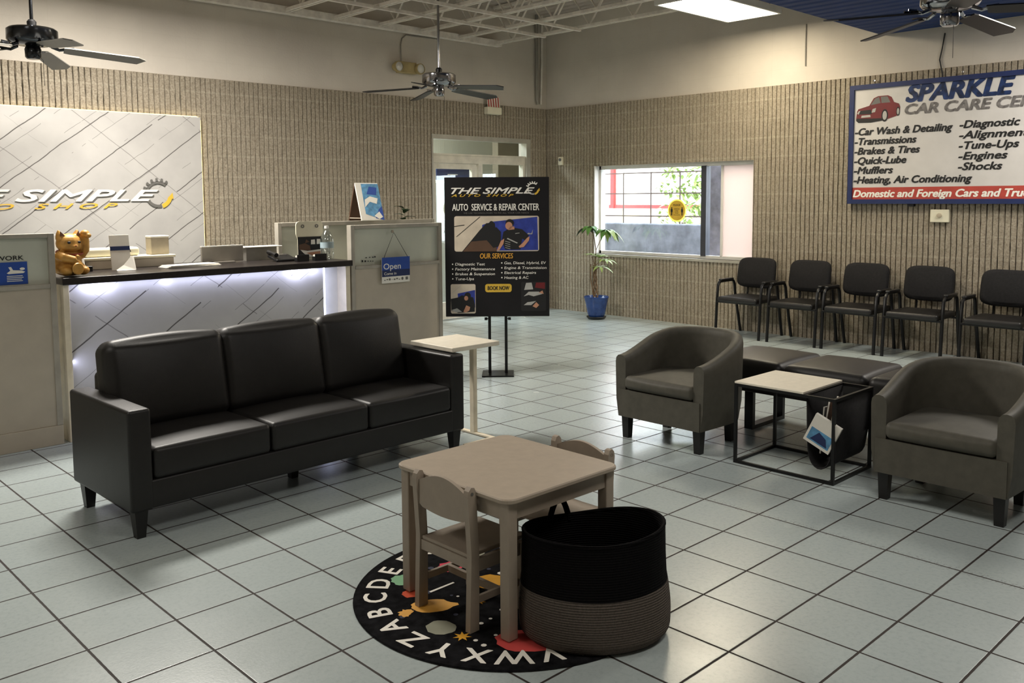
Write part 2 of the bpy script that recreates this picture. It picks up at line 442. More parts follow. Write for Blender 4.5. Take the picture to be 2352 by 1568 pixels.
def obj(name, mb, mats, parent=None, smooth=False, angle=40):
    me = bpy.data.meshes.new(name); me.from_pydata([tuple(v) for v in mb.v], [], mb.f)
    if not isinstance(mats, (list, tuple)): mats = [mats]
    for m in mats: me.materials.append(M[m] if isinstance(m, str) else m)
    for p, k in zip(me.polygons, mb.m): p.material_index = min(k, len(mats)-1)
    bm = bmesh.new(); bm.from_mesh(me)
    if mb_fix(mb): bmesh.ops.recalc_face_normals(bm, faces=bm.faces)
    bm.to_mesh(me); bm.free()
    if smooth:
        for p in me.polygons: p.use_smooth = True
        me.set_sharp_from_angle(angle=math.radians(angle))
    o = bpy.data.objects.new(name, me); COL.objects.link(o)
    if parent: o.parent = parent
    return o
def mb_fix(mb): return not getattr(mb, 'flat', False)
def thing(name, label, cat, loc=(0, 0, 0), rz=0, group=None):
    o = bpy.data.objects.new(name, None); COL.objects.link(o); o.empty_display_size = .1
    o.location = loc; o.rotation_euler = (0, 0, rz); o['label'] = label; o['category'] = cat
    if group: o['group'] = group
    return o
def tag(o, label, cat, group=None):
    o['label'] = label; o['category'] = cat
    if group: o['group'] = group
    return o
def struct(name, mb, mats, parent=None, smooth=False):
    o = obj(name, mb, mats, parent, smooth)
    if not parent: o['kind'] = 'structure'
    return o
def dup(root, loc, rz=None, label=None, group=None):
    def rec(o, par):
        c = o.copy(); COL.objects.link(c); c.parent = par
        for ch in list(o.children): rec(ch, c)
        return c
    r = rec(root, None); r.location = loc
    if rz is not None: r.rotation_euler = (0, 0, rz)
    if label: r['label'] = label
    if group: r['group'] = group
    return r
def F():
    m = MB(); m.flat = True; return m

# ================================================================== SETTING
XW, YB, CAP, DECK = 8.75, 8.39, 2.68, 3.9
XL, YF = -3.2, -3.2
struct('floor', MB().box(XL-.2, XW+.2, YF-.2, YB+.2, -.1, 0), 'floor')
RP, RD = .0508, .017
def ribs(mb, axis, face, out, a0, a1, z0, z1):
    """split-rib strip: ribs run up the wall; axis 0: along x, 1: along y; face = groove plane; out = rib direction"""
    k0 = math.floor(a0/RP)-1; pts = []
    k = k0
    while k*RP < a1+RP:
        for f, dd in ((0.0, 0), (.07, 0), (.15, 1), (.92, 1)):
            pts.append(((k+f)*RP, dd))
        k += 1
    pts = [p for p in pts if a0 <= p[0] <= a1]
    if pts[0][0] > a0: pts.insert(0, (a0, 0))
    if pts[-1][0] < a1: pts.append((a1, 0))
    vs = []
    rr = random.Random(3)
    n = len(pts); m = max(1, round((z1-z0)/.068))
    for j in range(m+1):
        z = z0+(z1-z0)*j/m
        for i, (a, dd) in enumerate(pts):
            q = face+out*RD*dd*(.8+.35*rr.random())
            if 0 < i < n-1: a = a+.0026*(2*rr.random()-1)
            vs.append((a, q, z) if axis == 0 else (q, a, z))
    fs = [(j*n+i, j*n+i+1, (j+1)*n+i+1, (j+1)*n+i) for j in range(m) for i in range(n-1)]
    # top and bottom caps back to the groove plane
    b = len(vs)
    for z in (z0, z1):
        for (a, dd) in pts: vs.append((a, face-out*.01, z) if axis == 0 else (face-out*.01, a, z))
    for i in range(n-1):
        fs.append((i, b+i, b+i+1, i+1)); fs.append((m*n+i, m*n+i+1, b+n+i+1, b+n+i))
    mb.put(vs, fs)
# back wall with a door opening
DX0, DX1, DZ = 6.77, 8.44, 2.27
mb = MB()
mb.box(XL-.2, DX0, YB+RD, YB+.22, 0, DECK).box(DX1, XW+.2, YB+RD, YB+.22, 0, DECK).box(DX0, DX1, YB+RD, YB+.22, DZ, DECK)
mb.mi(1)
ribs(mb, 0, YB+RD, -1, XL, DX0, 0, CAP); ribs(mb, 0, YB+RD, -1, DX0, DX1, DZ, CAP); ribs(mb, 0, YB+RD, -1, DX1, XW, 0, CAP)
struct('wall_back', mb, ['paint', 'rib'])
WY0, WY1, WZ0, WZ1 = 5.255, 7.545, .78, 1.90
mb = MB()
X0, X1 = XW+RD, XW+.22
mb.box(X0, X1, YF-.2, WY0, 0, DECK).box(X0, X1, WY1, YB+.2, 0, DECK).box(X0, X1, WY0, WY1, 0, WZ0).box(X0, X1, WY0, WY1, WZ1, DECK)
mb.mi(1)
ribs(mb, 1, XW+RD, -1, YF, WY0, 0, CAP); ribs(mb, 1, XW+RD, -1, WY1, YB, 0, CAP)
ribs(mb, 1, XW+RD, -1, WY0, WY1, 0, WZ0-.03); ribs(mb, 1, XW+RD, -1, WY0, WY1, WZ1, CAP)
struct('wall_right', mb, ['paint', 'rib'])
struct('wall_left', MB().box(XL-.2, XL, YF, YB, 0, DECK), 'paint')
struct('wall_front', MB().box(XL, XW, YF-.2, YF, 0, DECK), 'paint')
struct('ceiling', MB().box(XL-.2, XW+.2, YF-.2, YB+.2, DECK, DECK+.12), 'deck')
struct('trim_1', MB().box(3.2, XW-.005, YF+.01, 3.86, 3.06, 3.20), 'bluedeck')       # blue dropped soffit
struct('trim_2', MB().box(XL+.01, 7.85, 8.30, 8.389, 3.40, 3.47), 'steel')           # ledger angle along the back wall
# window sill and reveal
mb = MB().box(XW-.012, XW+.20, WY0-.02, WY1+.02, WZ0-.03, WZ0)
wf = struct('window_1', mb, 'alum')
mb = MB()
fx0, fx1 = 8.84, 8.90
mb.box(fx0, fx1, WY0, WY1, WZ0, WZ0+.035).box(fx0, fx1, WY0, WY1, WZ1-.045, WZ1).box(fx0, fx1, WY1-.04, WY1, WZ0, WZ1).box(fx0, fx1, WY0, WY0+.03, WZ0, WZ1)
obj('window_frame', mb, 'white', wf)
obj('mullion', MB().box(fx0-.01, fx1+.02, 5.905, 5.975, WZ0+.03, WZ1-.04), 'darkframe', wf)
obj('mullion', MB().box(fx0, fx1, 5.69, 5.715, WZ0+.03, WZ1-.04), 'white', wf)
obj('pane', MB().box(8.868, 8.872, 5.975, WY1-.04, WZ0+.035, WZ1-.045), 'glass', wf)
obj('pane', MB().box(8.868, 8.872, 5.715, 5.905, WZ0+.035, WZ1-.045), 'glass', wf)
obj('film_panel', MB().box(8.856, 8.868, WY0+.03, 5.69, WZ0+.03, WZ1-.045), 'pink', wf)
obj('side_reveal', MB().box(XW-.004, fx0, WY1-.012, WY1-.001, WZ0, WZ1), 'white', wf)
# door set in the back wall
mb = MB()
mb.box(DX0, DX1, YB-.005, YB+.10, DZ-.055, DZ).box(DX1-.075, DX1, YB-.003, YB+.10, 0, DZ-.055).box(DX0, DX0+.02, YB-.003, YB+.10, 0, DZ-.055)
d1 = struct('door_1', mb, 'alum')
obj('transom_bar', MB().box(DX0+.02, DX1-.075, YB+.03, YB+.11, 1.93, 2.035).box(DX0+.02, DX1-.075, YB+.02, YB+.05, 2.025, 2.045), 'creamframe', d1)
obj('transom_pane', MB().box(DX0+.02, DX1-.075, YB+.075, YB+.08, 2.045, DZ-.055), 'doorglass', d1)
mb = MB()
mb.box(6.79, 6.86, YB+.05, YB+.10, 0.01, 1.925).box(7.45, 7.52, YB+.05, YB+.10, .01, 1.925).box(6.86, 7.45, YB+.05, YB+.10, 1.86, 1.925).box(6.86, 7.45, YB+.05, YB+.10, .01, .22)
lf = obj('door_leaf', mb, 'creamframe', d1)
obj('pane', MB().box(6.86, 7.45, YB+.073, YB+.078, .22, 1.86), 'doorglass', lf)
obj('door_handle', MB().tube([(7.40, YB+.05, .95), (7.40, YB, .95), (7.40, YB, 1.2), (7.40, YB+.05, 1.2)], .011), 'brightsteel', lf)
obj('mullion', MB().box(7.54, 7.61, YB+.03, YB+.10, 0, 1.93), 'creamframe', d1)
obj('side_pane', MB().box(7.61, DX1-.11, YB+.073, YB+.078, 0, 1.93), 'doorglass', d1)
obj('side_jamb', MB().box(DX1-.11, DX1-.075, YB+.03, YB+.10, 0, 1.93), 'creamframe', d1)
# the room behind it
mb = MB().box(5.2, 9.8, YB+.22, 10.5, -.1, 0)
struct('floor_back_room', mb, 'floor')
struct('wall_back_room', MB().box(9.8, 9.9, YB+.22, 10.5, 0, 2.9).box(8.9, 9.8, YB+.12, YB+.22, 0, 2.9).box(5.2, 9.8, 10.4, 10.5, 0, 2.9).box(5.1, 5.2, YB+.22, 10.5, 0, 2.9), 'backwall')
struct('wall_back_room_side', MB().box(8.78, 9.8, 9.38, 9.5, 0, 2.9), 'taupe')
struct('ceiling_back_room', MB().box(5.1, 9.9, YB+.22, 10.5, 2.9, 3.0), 'paint')
o = obj('blue_poster', MB().box(8.46, 9.16, 10.37, 10.398, 1.30, 1.97), 'inknavy')
tag(o, 'dark blue poster seen through the door glass', 'poster')
po = o
pl = Plane((8.46, 10.37, 1.38), (1, 0, 0), (0, 0, 1))
mb = F(); rect(mb, pl, .36, .66, .40, .42, .002); rect(mb, pl, .2, .4, .47, .485, .002); rect(mb, pl, .0, .7, .25, .265, .002)
obj('print_marks', mb, 'inkwhite', po)
t = thing('storage_cabinet', 'white cabinet in the back room seen past the black sign', 'cabinet', (7.58, 9.30, 0))
obj('body', MB().rbox(-.35, .30, -.2, .3, 0, 1.74, .02), 'white', t)
obj('door', MB().rbox(-.33, .28, -.225, -.2, .06, 1.71, .01), 'white', t)

# ------------------------------------------------------------------ roof joists
def joist_geo(t, L, axis, chord=.05):
    def P(a, b, z): return (b, a, z) if axis == 'y' else (a, b, z)
    for nm, z in (('bottom_chord', 3.435), ('top_chord', 3.87)):
        m_ = MB()
        for s_ in (-.022, .022):
            q0 = P(0, s_-.011, z-.016); q1 = P(L, s_+.011, z+.016)
            m_.box(min(q0[0], q1[0]), max(q0[0], q1[0]), min(q0[1], q1[1]), max(q0[1], q1[1]), z-.016, z+.016)
        obj(nm, m_, 'steel', t)
    m_ = MB(); n = max(2, round(L/.62)); st = L/n
    for i in range(n):
        m_.tube([P(i*st, 0, 3.86), P((i+.5)*st, 0, 3.44), P((i+1)*st, 0, 3.86)], .013, 6)
    obj('web', m_, 'steel', t)
GJ = 'open web roof joists'
jn = [(7.78, 'open web roof joist nearest the right wall'), (7.17, 'second open web roof joist from the right wall'),
      (6.58, 'third open web roof joist from the right wall'), (6.0, 'fourth open web roof joist from the right wall'),
      (5.42, 'fifth open web roof joist from the right wall'), (4.84, 'sixth open web roof joist from the right wall')]
j0 = thing('roof_joist', jn[0][1], 'roof joist', (jn[0][0], 3.95, 0), 0, GJ); joist_geo(j0, 4.4, 'y')
for x, lab in jn[1:]: dup(j0, (x, 3.95, 0), None, lab, GJ)
for y, lab in ((7.5, 'white steel bridging bar crossing the joists nearest the back wall'), (6.94, 'white steel bridging bar crossing the joists further from the back wall')):
    o = obj('bridging_bar', MB().box(3.5, 7.80, -.016, .016, 3.395, 3.427), 'steel'); o.location.y = y
    tag(o, lab, 'steel bar', 'bridging bars under the joists')

# ------------------------------------------------------------------ ceiling light in view
t = thing('ceiling_light', 'bright rectangular ceiling light panel hanging beside the blue soffit', 'ceiling light', (7.56, 4.93, 3.3))
mb = MB(); mb.box(-.625, .625, -.31, -.285, 0, .06).box(-.625, .625, .285, .31, 0, .06).box(-.625, -.6, -.285, .285, 0, .06).box(.6, .625, -.285, .285, 0, .06).box(-.6, .6, -.285, .285, .05, .06)
obj('frame', mb, 'white', t)
obj('diffuser', MB().box(-.6, .6, -.285, .285, .008, .02), 'diffuser', t)
for x in (-.5, .5):
    for y in (-.25, .25): obj('hanging_wire', MB().tube([(x, y, .06), (x, y, .6)], .003, 5), 'blackmetal', t)

# ------------------------------------------------------------------ ceiling fans
def make_fan(label, loc, rot, top, bl, body, group='ceiling fans'):
    t = thing('ceiling_fan', label, 'ceiling fan', loc, 0, group)
    obj('motor_housing', MB().lathe([(0, .135), (.05, .135), (.09, .128), (.15, .118), (.167, .105), (.168, .035), (.155, .018), (.11, .0), (.06, -.006), (0, -.006)], 40), body, t, True)
    obj('downrod', MB().tube([(0, 0, .13), (0, 0, top-.03)], .012, 10), body, t, True)
    obj('canopy', MB().lathe([(0, 0), (.025, 0), (.06, .05), (.07, .08), (0, .08)], 24, (0, 0, top-.08)), body, t, True)
    obj('collar', MB().lathe([(0, .13), (.03, .13), (.032, .165), (.02, .18), (0, .18)], 16), 'blackmetal', t, True)
    obj('switch_cup', MB().lathe([(0, -.1), (.04, -.098), (.052, -.085), (.055, -.03), (.045, -.006), (0, -.006)], 24), body, t, True)
    mb = MB(); mb.tube([(.05, 0, -.085), (.065, 0, -.1), (.066, 0, -.28)], .0018, 5)
    obj('pull_chain', mb, 'blackmetal', t)
    for k in range(5):
        a = rot+k*72*PI/180
        R = Matrix.Rotation(a, 4, 'Z')
        mb = MB(); mb.T = R
        mb.tube([(.12, .0, .0), (.17, .0, -.022), (.24, .0, -.012)], [.014, .011, .008], 6)
        mb.tube([(.17, .0, -.02), (.22, .035, -.012), (.265, .03, -.008)], .007, 6); mb.tube([(.17, .0, -.02), (.22, -.035, -.012), (.265, -.03, -.008)], .007, 6)
        obj('blade_bracket', mb, body, t, True)
        mb = MB(); mb.T = R @ Matrix.Translation((0, 0, -.006)) @ Matrix.Rotation(math.radians(4.5), 4, 'Y') @ Matrix.Rotation(math.radians(-12), 4, 'X')
        out = [(.20, -.05), (.24, -.058), (.70, -.072), (.755, -.03), (.70, .066), (.24, .058), (.20, .05)]
        mb.poly3([(x, y, -.004) for x, y in out], (0, 0, 1), .008)
        obj('blade', mb, bl, t)
    return t
ya = -YAW   # heading of the camera-right direction about z
make_fan('dark metal ceiling fan with grey blades above the reception desk', (2.045, 7.05, 2.61), ya+math.radians(30), DECK-2.61, 'bladegrey', 'darkchrome')
make_fan('shiny ceiling fan with black blades hanging in the middle before the back wall', (5.71, 6.95, 2.61), ya+math.radians(43), DECK-2.61, 'bladeblack', 'chrome')
make_fan('chrome ceiling fan with dark blades under the blue soffit', (5.69, 2.1, 2.61), ya+math.radians(37), 3.06-2.61, 'bladeblack', 'chrome')

# ------------------------------------------------------------------ things on the walls
t = thing('emergency_light', 'tan twin head emergency light high on the back wall', 'emergency light', (6.39, YB+RD, 3.0))
obj('housing', MB().rbox(-.13, .13, -.075, 0, -.06, .07, .012), 'beigebox', t)
for s in (-.155, .155):
    a = obj('lamp_head', MB().lathe([(0, .0), (.045, .0), (.062, -.05), (.062, -.085), (.052, -.088)], 20, (s, -.03, 0), 'y'), 'beigebox', t, True)
    obj('lens', MB().lathe([(0, -.09), (.03, -.089), (.056, -.08)], 20, (s, -.03, 0), 'y'), 'lens', a, True)
o = obj('conduit', MB().tube([(6.34, 8.40, 3.075), (6.34, 8.40, 3.27), (6.36, 8.40, 3.34), (6.42, 8.40, 3.385), (6.9, 8.40, 3.395)], .008, 6), 'galv', None, True)
tag(o, 'thin grey cable rising from the emergency light to the ceiling edge', 'conduit')
o = obj('conduit', MB().tube([(8.55, 8.372, 3.9), (8.55, 8.372, 2.79), (8.57, 8.37, 2.74)], .022, 8), 'galv', None, True)
tag(o, 'thicker dark vertical pipe in the far corner of the room', 'conduit', 'corner pipes')
t = o
o = obj('conduit', MB().tube([(8.66, 8.38, 3.9), (8.65, 8.38, 3.2), (8.63, 8.38, 2.74)], .016, 8), 'steel', None, True)
tag(o, 'pale thinner pipe in the far corner beside the dark one', 'conduit', 'corner pipes')
t = thing('alarm_box', 'small pale box with striped card on it, below the middle fan', 'wall box', (7.73, YB-.004, 2.55))
obj('body', MB().rbox(-.12, .12, -.08, 0, 0, .09, .01), 'offwhite', t)
mb = F()
mb.mi(0).put([(-.10, -.05, .09), (.11, -.05, .09), (.11, -.035, .22), (-.10, -.035, .22)], [(0, 1, 2, 3)])
for k in range(5):
    x = -.09+k*.042; mb.mi(1).put([(x, -.052, .092), (x+.02, -.052, .092), (x+.02, -.037, .218), (x, -.037, .218)], [(0, 1, 2, 3)])
obj('striped_card', mb, ['inkwhite', 'inkred'], t)
t = thing('thermostat', 'small white sensor box in the far corner beside the window wall', 'wall sensor', (8.715, 8.12, 1.94))
obj('body', MB().rbox(.0, .03, -.05, .03, -.01, .10, .008), 'offwhite', t)
obj('dial', MB().lathe([(0, 0), (.02, 0), (.02, -.008), (0, -.008)], 16, (.0, -.01, .06), 'x'), 'inkgrey', t)
t = thing('wall_plate', 'pale junction box cover below the blue framed sign', 'wall plate', (XW, 3.25, 1.245))
obj('plate', MB().rbox(-.03, 0, -.085, .085, 0, .122, .008), 'offwhite', t)
obj('socket', MB().lathe([(0, 0), (.022, 0), (.022, -.012), (.012, -.014), (0, -.014)], 16, (-.03, 0, .065), 'x'), 'beige', t)
o = obj('wall_cable', MB().tube([(8.760, 4.66, 3.28), (8.757, 4.662, 3.05), (8.760, 4.66, 2.85)], .006, 6), 'galv')
tag(o, 'thin dark vertical cable on the upper right wall left of the blue soffit', 'cable')
o = obj('wall_cable', MB().tube([(8.758, 3.27, 3.0), (8.755, 3.29, 2.86), (8.757, 3.31, 2.76), (8.745, 3.28, 2.64), (8.735, 3.27, 2.585)], .006, 6), 'ink')
tag(o, 'dark wavy cable running down to the top edge of the blue framed sign', 'cable')

# ------------------------------------------------------------------ big shop sign on the right wall
SZ0, SZ1, SW = 1.425, 2.585, 2.5
t = thing('shop_sign', 'white wall sign in blue frame with red car and service list', 'sign', (8.705, 4.135, SZ0))
H = SZ1-SZ0
obj('sign_panel', MB().box(0, .02, -SW, 0, 0, H), 'boardwhite', t)
fr = .04; mb = MB()
mb.box(-.015, .03, -SW-.005, .005, -.005, fr).box(-.015, .03, -SW-.005, .005, H-fr, H+.005).box(-.015, .03, -fr, .005, fr, H-fr).box(-.015, .03, -SW-.005, -SW+fr, fr, H-fr)
obj('frame', mb, 'signblue', t)
mb = MB()
for y in (-.62, -1.9): mb.box(.0, .045, y-.03, y+.03, -.03, -.006)
obj('bracket', mb, 'blackmetal', t)
mb = MB()
for y in (-.23, -1.05, -1.9): mb.lathe([(0, 0), (.016, 0), (.016, .012), (0, .018)], 12, (.005, y, H+.03))
obj('hanging_bolt', mb, 'brightsteel', t)
pl = Plane((0, 0, 0), (0, -1, 0), (0, 0, 1))
mb = F(); rect(mb, pl, fr, SW-fr, fr, .156, .0015)
obj('red_band', mb, 'inkred', t)
mb = F()
text(mb, pl, 'Domestic and Foreign Cars and Trucks', .052, .062, .068, 1.68, .25, .055, .003)
obj('band_lettering', mb, 'inkwhite', t)
mb = F()
left = ['-Car Wash & Detailing', '-Transmissions', '-Brakes & Tires', '-Quick-Lube', '-Mufflers', '-Heating, Air Conditioning']
lw = [.925, .60, .635, .51, .385, 1.11]
for i, (s_, w_) in enumerate(zip(left, lw)): text(mb, pl, s_, .056, 2.098-SZ0-.095*i, .066, w_, .25, .055, .003)
right = ['-Diagnostic Tests', '-Alignments', '-Tune-Ups', '-Engines', '-Shocks']
rw = [.77, .62, .50, .41, .37]
for i, (s_, w_) in enumerate(zip(right, rw)): text(mb, pl, s_, 1.045, 2.112-SZ0-.0955*i, .066, w_, .25, .055, .003)
obj('list_lettering', mb, 'ink', t)
mb = F(); text(mb, pl, 'SPARKLE', .555, 2.392-SZ0, .148, .93, .22, .08, .003)
obj('title_lettering', mb, mat('sparkle_blue', (26, 46, 88), .5, 0, .4, .8, 14), t)
mb = F(); text(mb, pl, 'CAR CARE CENTER', .545, 2.274-SZ0, .09, 1.39, .22, .075, .003)
obj('subtitle_lettering', mb, mat('sparkle_grey', (112, 108, 106), .5, 0, .4, .5, 30), t)
mb = F(); cx, cz, s = .06, 2.225-SZ0, .435
def C(pts, k, d=.002): mb.mi(k); pgon(mb, pl, [(cx+a*s, cz+b*s) for a, b in pts], d)
C([(0, .06), (.02, .25), (.05, .30), (.30, .36), (.40, .52), (.50, .56), (.72, .56), (.80, .52), (.86, .40), (.97, .36), (1.0, .28), (.99, .16), (.95, .10), (.7, .03), (.35, -.02), (.06, -.01)], 0)
C([(.33, .37), (.43, .51), (.52, .54), (.56, .40)], 2, .0025); C([(.58, .40), (.56, .54), (.71, .54), (.78, .40)], 2, .0025)
C([(.06, .18), (.10, .26), (.34, .27), (.37, .17)], 1, .0025); C([(.12, .10), (.13, .15), (.33, .155), (.34, .105)], 3, .003)
C([(.0, .04), (.02, .09), (.36, .07), (.7, .06), (.7, .02), (.35, -.02), (.06, -.01)], 1, .0025)
C([(.02, .2), (.06, .255), (.10, .26), (.06, .18)], 3, .003); C([(.36, .2), (.38, .28), (.46, .30), (.44, .21)], 3, .003)
mb.mi(1); disc(mb, pl, cx+.66*s, cz+.12*s, .075*s, .14*s, .003); disc(mb, pl, cx+.955*s, cz+.19*s, .04*s, .1*s, .003)
mb.mi(3); disc(mb, pl, cx+.66*s, cz+.12*s, .048*s, .10*s, .0035); disc(mb, pl, cx+.955*s, cz+.19*s, .025*s, .07*s, .0035)
obj('car_picture', mb, ['inkdarkred', 'ink', 'inkgrey', 'inksilver'], t)

# ------------------------------------------------------------------ logo used twice (lettering, gear)
def logo(parent, pl, a0, a1, zb, cap, cname, sub_a0, sub_a1, zs, scap, gx, gz, gr, d=.003, shadow=None):
    if shadow:
        mb = F(); text(mb, pl, 'THE SIMPLE', a0+.012, zb-.008, cap, a1-a0, .38, .05, d*.5); obj('lettering_shadow', mb, shadow, parent)
    mb = F(); text(mb, pl, 'THE SIMPLE', a0, zb, cap, a1-a0, .38, .05, d); obj('title_lettering', mb, cname[0], parent)
    mb = F(); text(mb, pl, 'A U T O   S H O P', sub_a0, zs, scap, sub_a1-sub_a0, .38, .05, d); obj('subtitle_lettering', mb, cname[1], parent)
    mb = F(); mb.mi(0)
    arcband(mb, pl, gx, gz, gr*.72, gr*.9, 50, 160, d)
    for k in range(6):
        a = math.radians(55+k*20); pts = []
        for (r, o_) in ((.88, -.1), (1.12, -.07), (1.12, .07), (.88, .1)): pts.append((gx+gr*r*math.cos(a+o_), gz+gr*r*math.sin(a+o_)))
        pgon(mb, pl, pts, d)
    mb.mi(1); arcband(mb, pl, gx, gz, gr*.72, gr*.92, 205, 285, d)
    mb.mi(2); arcband(mb, pl, gx, gz, gr*.72, gr*1.0, 288, 345, d)
    pgon(mb, pl, [(gx+gr*.62, gz-gr*.30), (gx+gr*1.05, gz-gr*.32), (gx+gr*1.0, gz+gr*.12)], d+.001)
    obj('gear_emblem', mb, [cname[2], cname[3], cname[1]], parent)

# ------------------------------------------------------------------ backlit slab behind the desk
t = thing('backlit_panel', 'large veined white slab with glowing edge on the back wall', 'wall panel', (.3, YB, .9))
PW, PH = 3.577, 1.395
obj('slab', MB().box(0, PW, -.045, -.02, 0, PH), 'marble', t)
obj('standoff', MB().box(.05, PW-.05, -.02, -.004, .05, PH-.05), 'white', t)
mb = MB(); pa = [(0, -.047, 0), (0, -.047, PH-.03), (.03, -.047, PH), (PW-.03, -.047, PH), (PW-.008, -.047, PH-.008), (PW, -.047, PH-.03), (PW, -.047, 0)]
mb.tube([(x, -.03, z) for x, y, z in pa], .009, 6)
obj('led_strip', mb, 'ledwarm', t, True)
pl = Plane((0, -.046, 0), (1, 0, 0), (0, 0, 1))
lg = bpy.data.objects.new('logo_sign', None); lg.parent = None
COL.objects.link(lg); lg.location = (.3, YB, .9); lg['label'] = 'raised white and yellow logo lettering with gear on the veined slab'; lg['category'] = 'logo sign'
logo(lg, pl, 1.18, 3.13, 1.497-.9, .098, ('inkwhite', 'inkyellow', 'inkgrey', 'inkgrey'), 1.16, 2.76, 1.432-.9, .044, 3.135, 1.556-.9, .135, .012, 'inkgrey')

# ------------------------------------------------------------------ reception desk
t = thing('reception_desk', 'white veined reception desk with black worktop and cool edge lighting', 'reception desk', (1.79, 5.83, 0))
obj('side_panel', MB().rbox(0, .036, 0, .66, 0, .985, .003), 'cream', t); obj('side_panel', MB().rbox(2.045, 2.085, 0, .66, 0, .985, .003), 'cream', t)
obj('front_slab', MB().box(.037, 1.862, .03, .055, .03, .985), 'marble', t)
obj('back_panel', MB().box(.036, 2.045, .12, .14, 0, .985), 'white', t)
obj('worktop', MB().rbox(-.01, 2.09, -.035, .68, .985, 1.03, .006), 'worktop', t)
obj('led_strip', MB().box(1.874, 1.886, .045, .06, .03, .985), 'led', t)
COOL = (.66, .70, 1.0)
area('desk_strip_lamp', (2.80, 5.822, .983), 1.9, .012, 1.7, COOL, (math.radians(14), 0, 0))
for x, pw, ww in ((2.01, .55, .16), (2.44, .07, .03), (3.42, .45, .12), (3.56, .08, .03)):
    area('desk_spot_lamp', (x, 5.838, .982), ww, .012, pw, COOL, (math.radians(26), 0, 0))
area('desk_side_lamp', (1.832, 5.835, .5), .012, .9, .9, COOL, (0, math.radians(-75), 0))

# ------------------------------------------------------------------ partitions
def partition_panel(t, x0, x1, y0, y1, h, g0, g1, kick=.12):
    obj('lower_panel', MB().rbox(x0+.03, x1-.03, y0+.008, y1-.008, kick, g0, .003), 'partition', t)
    obj('kick_board', MB().rbox(x0, x1, y0, y1, .0, kick, .003), 'partition', t)
    mb = MB(); mb.rbox(x0, x0+.035, y0, y1, kick, h, .004).rbox(x1-.035, x1, y0, y1, kick, h, .004).rbox(x0+.035, x1-.035, y0, y1, g1, h, .004)
    mb.rbox(x0+.035, x1-.035, y0-.004, y1+.004, g0-.012, g0+.014, .004)
    obj('frame', mb, 'partframe', t)
    obj('frosted_pane', MB().box(x0+.035, x1-.035, (y0+y1)/2-.006, (y0+y1)/2+.006, g0+.014, g1), 'frost', t)
t = thing('partition', 'beige office partition left of the desk with blue poster on its glass', 'partition', (0, 5.83, 0), 0, 'office partitions')
partition_panel(t, .45, 1.755, 0, .06, 1.305, .985, 1.28)
t = thing('partition', 'beige office partition right of the desk with the open sign hanging', 'partition', (0, 5.83, 0), 0, 'office partitions')
partition_panel(t, 3.89, 4.80, 0, .06, 1.297, .965, 1.268)
pl = Plane((3.93, .02, 0), (1, 0, 0), (0, 0, 1)); mb = F()
for (a, b, w_, h_) in ((.12, 1.035, .016, .007), (.155, 1.036, .012, .007), (.185, 1.035, .014, .008), (.205, 1.035, .014, .012), (.085, 1.005, .014, .016), (.112, 1.004, .015, .014), (.14, 1.006, .012, .008), (.165, 1.005, .01, .008), (.185, 1.005, .012, .006)):
    rect(mb, pl, a-.02, a-.02+w_, b, b+h_, .004)
obj('print_marks', mb, 'ink', t)
t = thing('partition', 'rear glazed office partition behind the desk below the tent boards', 'partition', (0, 6.57, 0), 0, 'office partitions')
partition_panel(t, 3.68, 5.32, 0, .06, 1.31, .95, 1.275)
# poster on the left partition
t = thing('wall_poster', 'blue poster on the glass of the left partition', 'poster', (1.0, 5.853, 0))
obj('sheet', MB().box(0, .603, -.003, 0, 1.006, 1.14), 'inkblue', t)
pl = Plane((0, -.0035, 0), (1, 0, 0), (0, 0, 1)); mb = F()
pgon(mb, pl, [(.49, 1.075), (.51, 1.09), (.50, 1.11), (.515, 1.112), (.525, 1.092), (.57, 1.088), (.59, 1.08), (.58, 1.072), (.5, 1.07)], .001)
disc(mb, pl, .575, 1.098, .014, .008, .001)
for k, w_ in enumerate((.085, .09, .08, .085)): rect(mb, pl, .49, .49+w_, 1.055-k*.01, 1.059-k*.01, .001)
for k, w_ in enumerate((.08, .07)): rect(mb, pl, .36, .36+w_, 1.055-k*.01, 1.059-k*.01, .001)
pgon(mb, pl, [(.37, 1.075), (.39, 1.11), (.43, 1.1), (.44, 1.08)], .001)
obj('print_marks', mb, 'inkwhite', t)
mb = F(); pl = Plane((1.0, 5.852, 0), (1, 0, 0), (0, 0, 1)); text(mb, pl, 'NETWORK', .585, 1.152, .025, .235, 0, .02, .001, 'r')
o = obj('glass_lettering', mb, 'ink'); tag(o, 'black NETWORK lettering on the left partition glass', 'lettering')
# open sign
t = thing('hanging_sign', 'blue and white Open sign hanging on the right partition', 'hanging sign', (4.16, 5.808, .826))
pl = Plane((0, 0, 0), (1, 0, 0), (0, 0, 1))
obj('sign_board', MB().rbox(0, .277, 0, .006, 0, .207, .003), 'inkwhite', t)
mb = F(); rect(mb, pl, .0, .277, .105, .207, .0012); obj('blue_field', mb, 'inkblue', t)
mb = F(); rect(mb, pl, .0, .277, .052, .105, .0012); obj('navy_field', mb, 'inknavy', t)
mb = F(); text(mb, pl, 'Open', .015, .112, .046, .17, 0, .015, .002); text(mb, pl, 'Come in', .02, .066, .022, .12, 0, .012, .002); obj('lettering', mb, 'inkwhite', t)
mb = F()
for k in range(7): rect(mb, pl, .018+k*.024, .034+k*.024, .022+.004*(k % 2), .028+.005*(k % 3), .0015)
disc(mb, pl, .2, .03, .011, .013, .0015); rect(mb, pl, .232, .256, .018, .042, .0015); obj('print_marks', mb, 'inkgrey', t)
obj('cord', MB().tube([(.02, -.002, .205), (.118, -.006, .405), (.255, -.002, .205)], .0022, 5), 'ink', t)
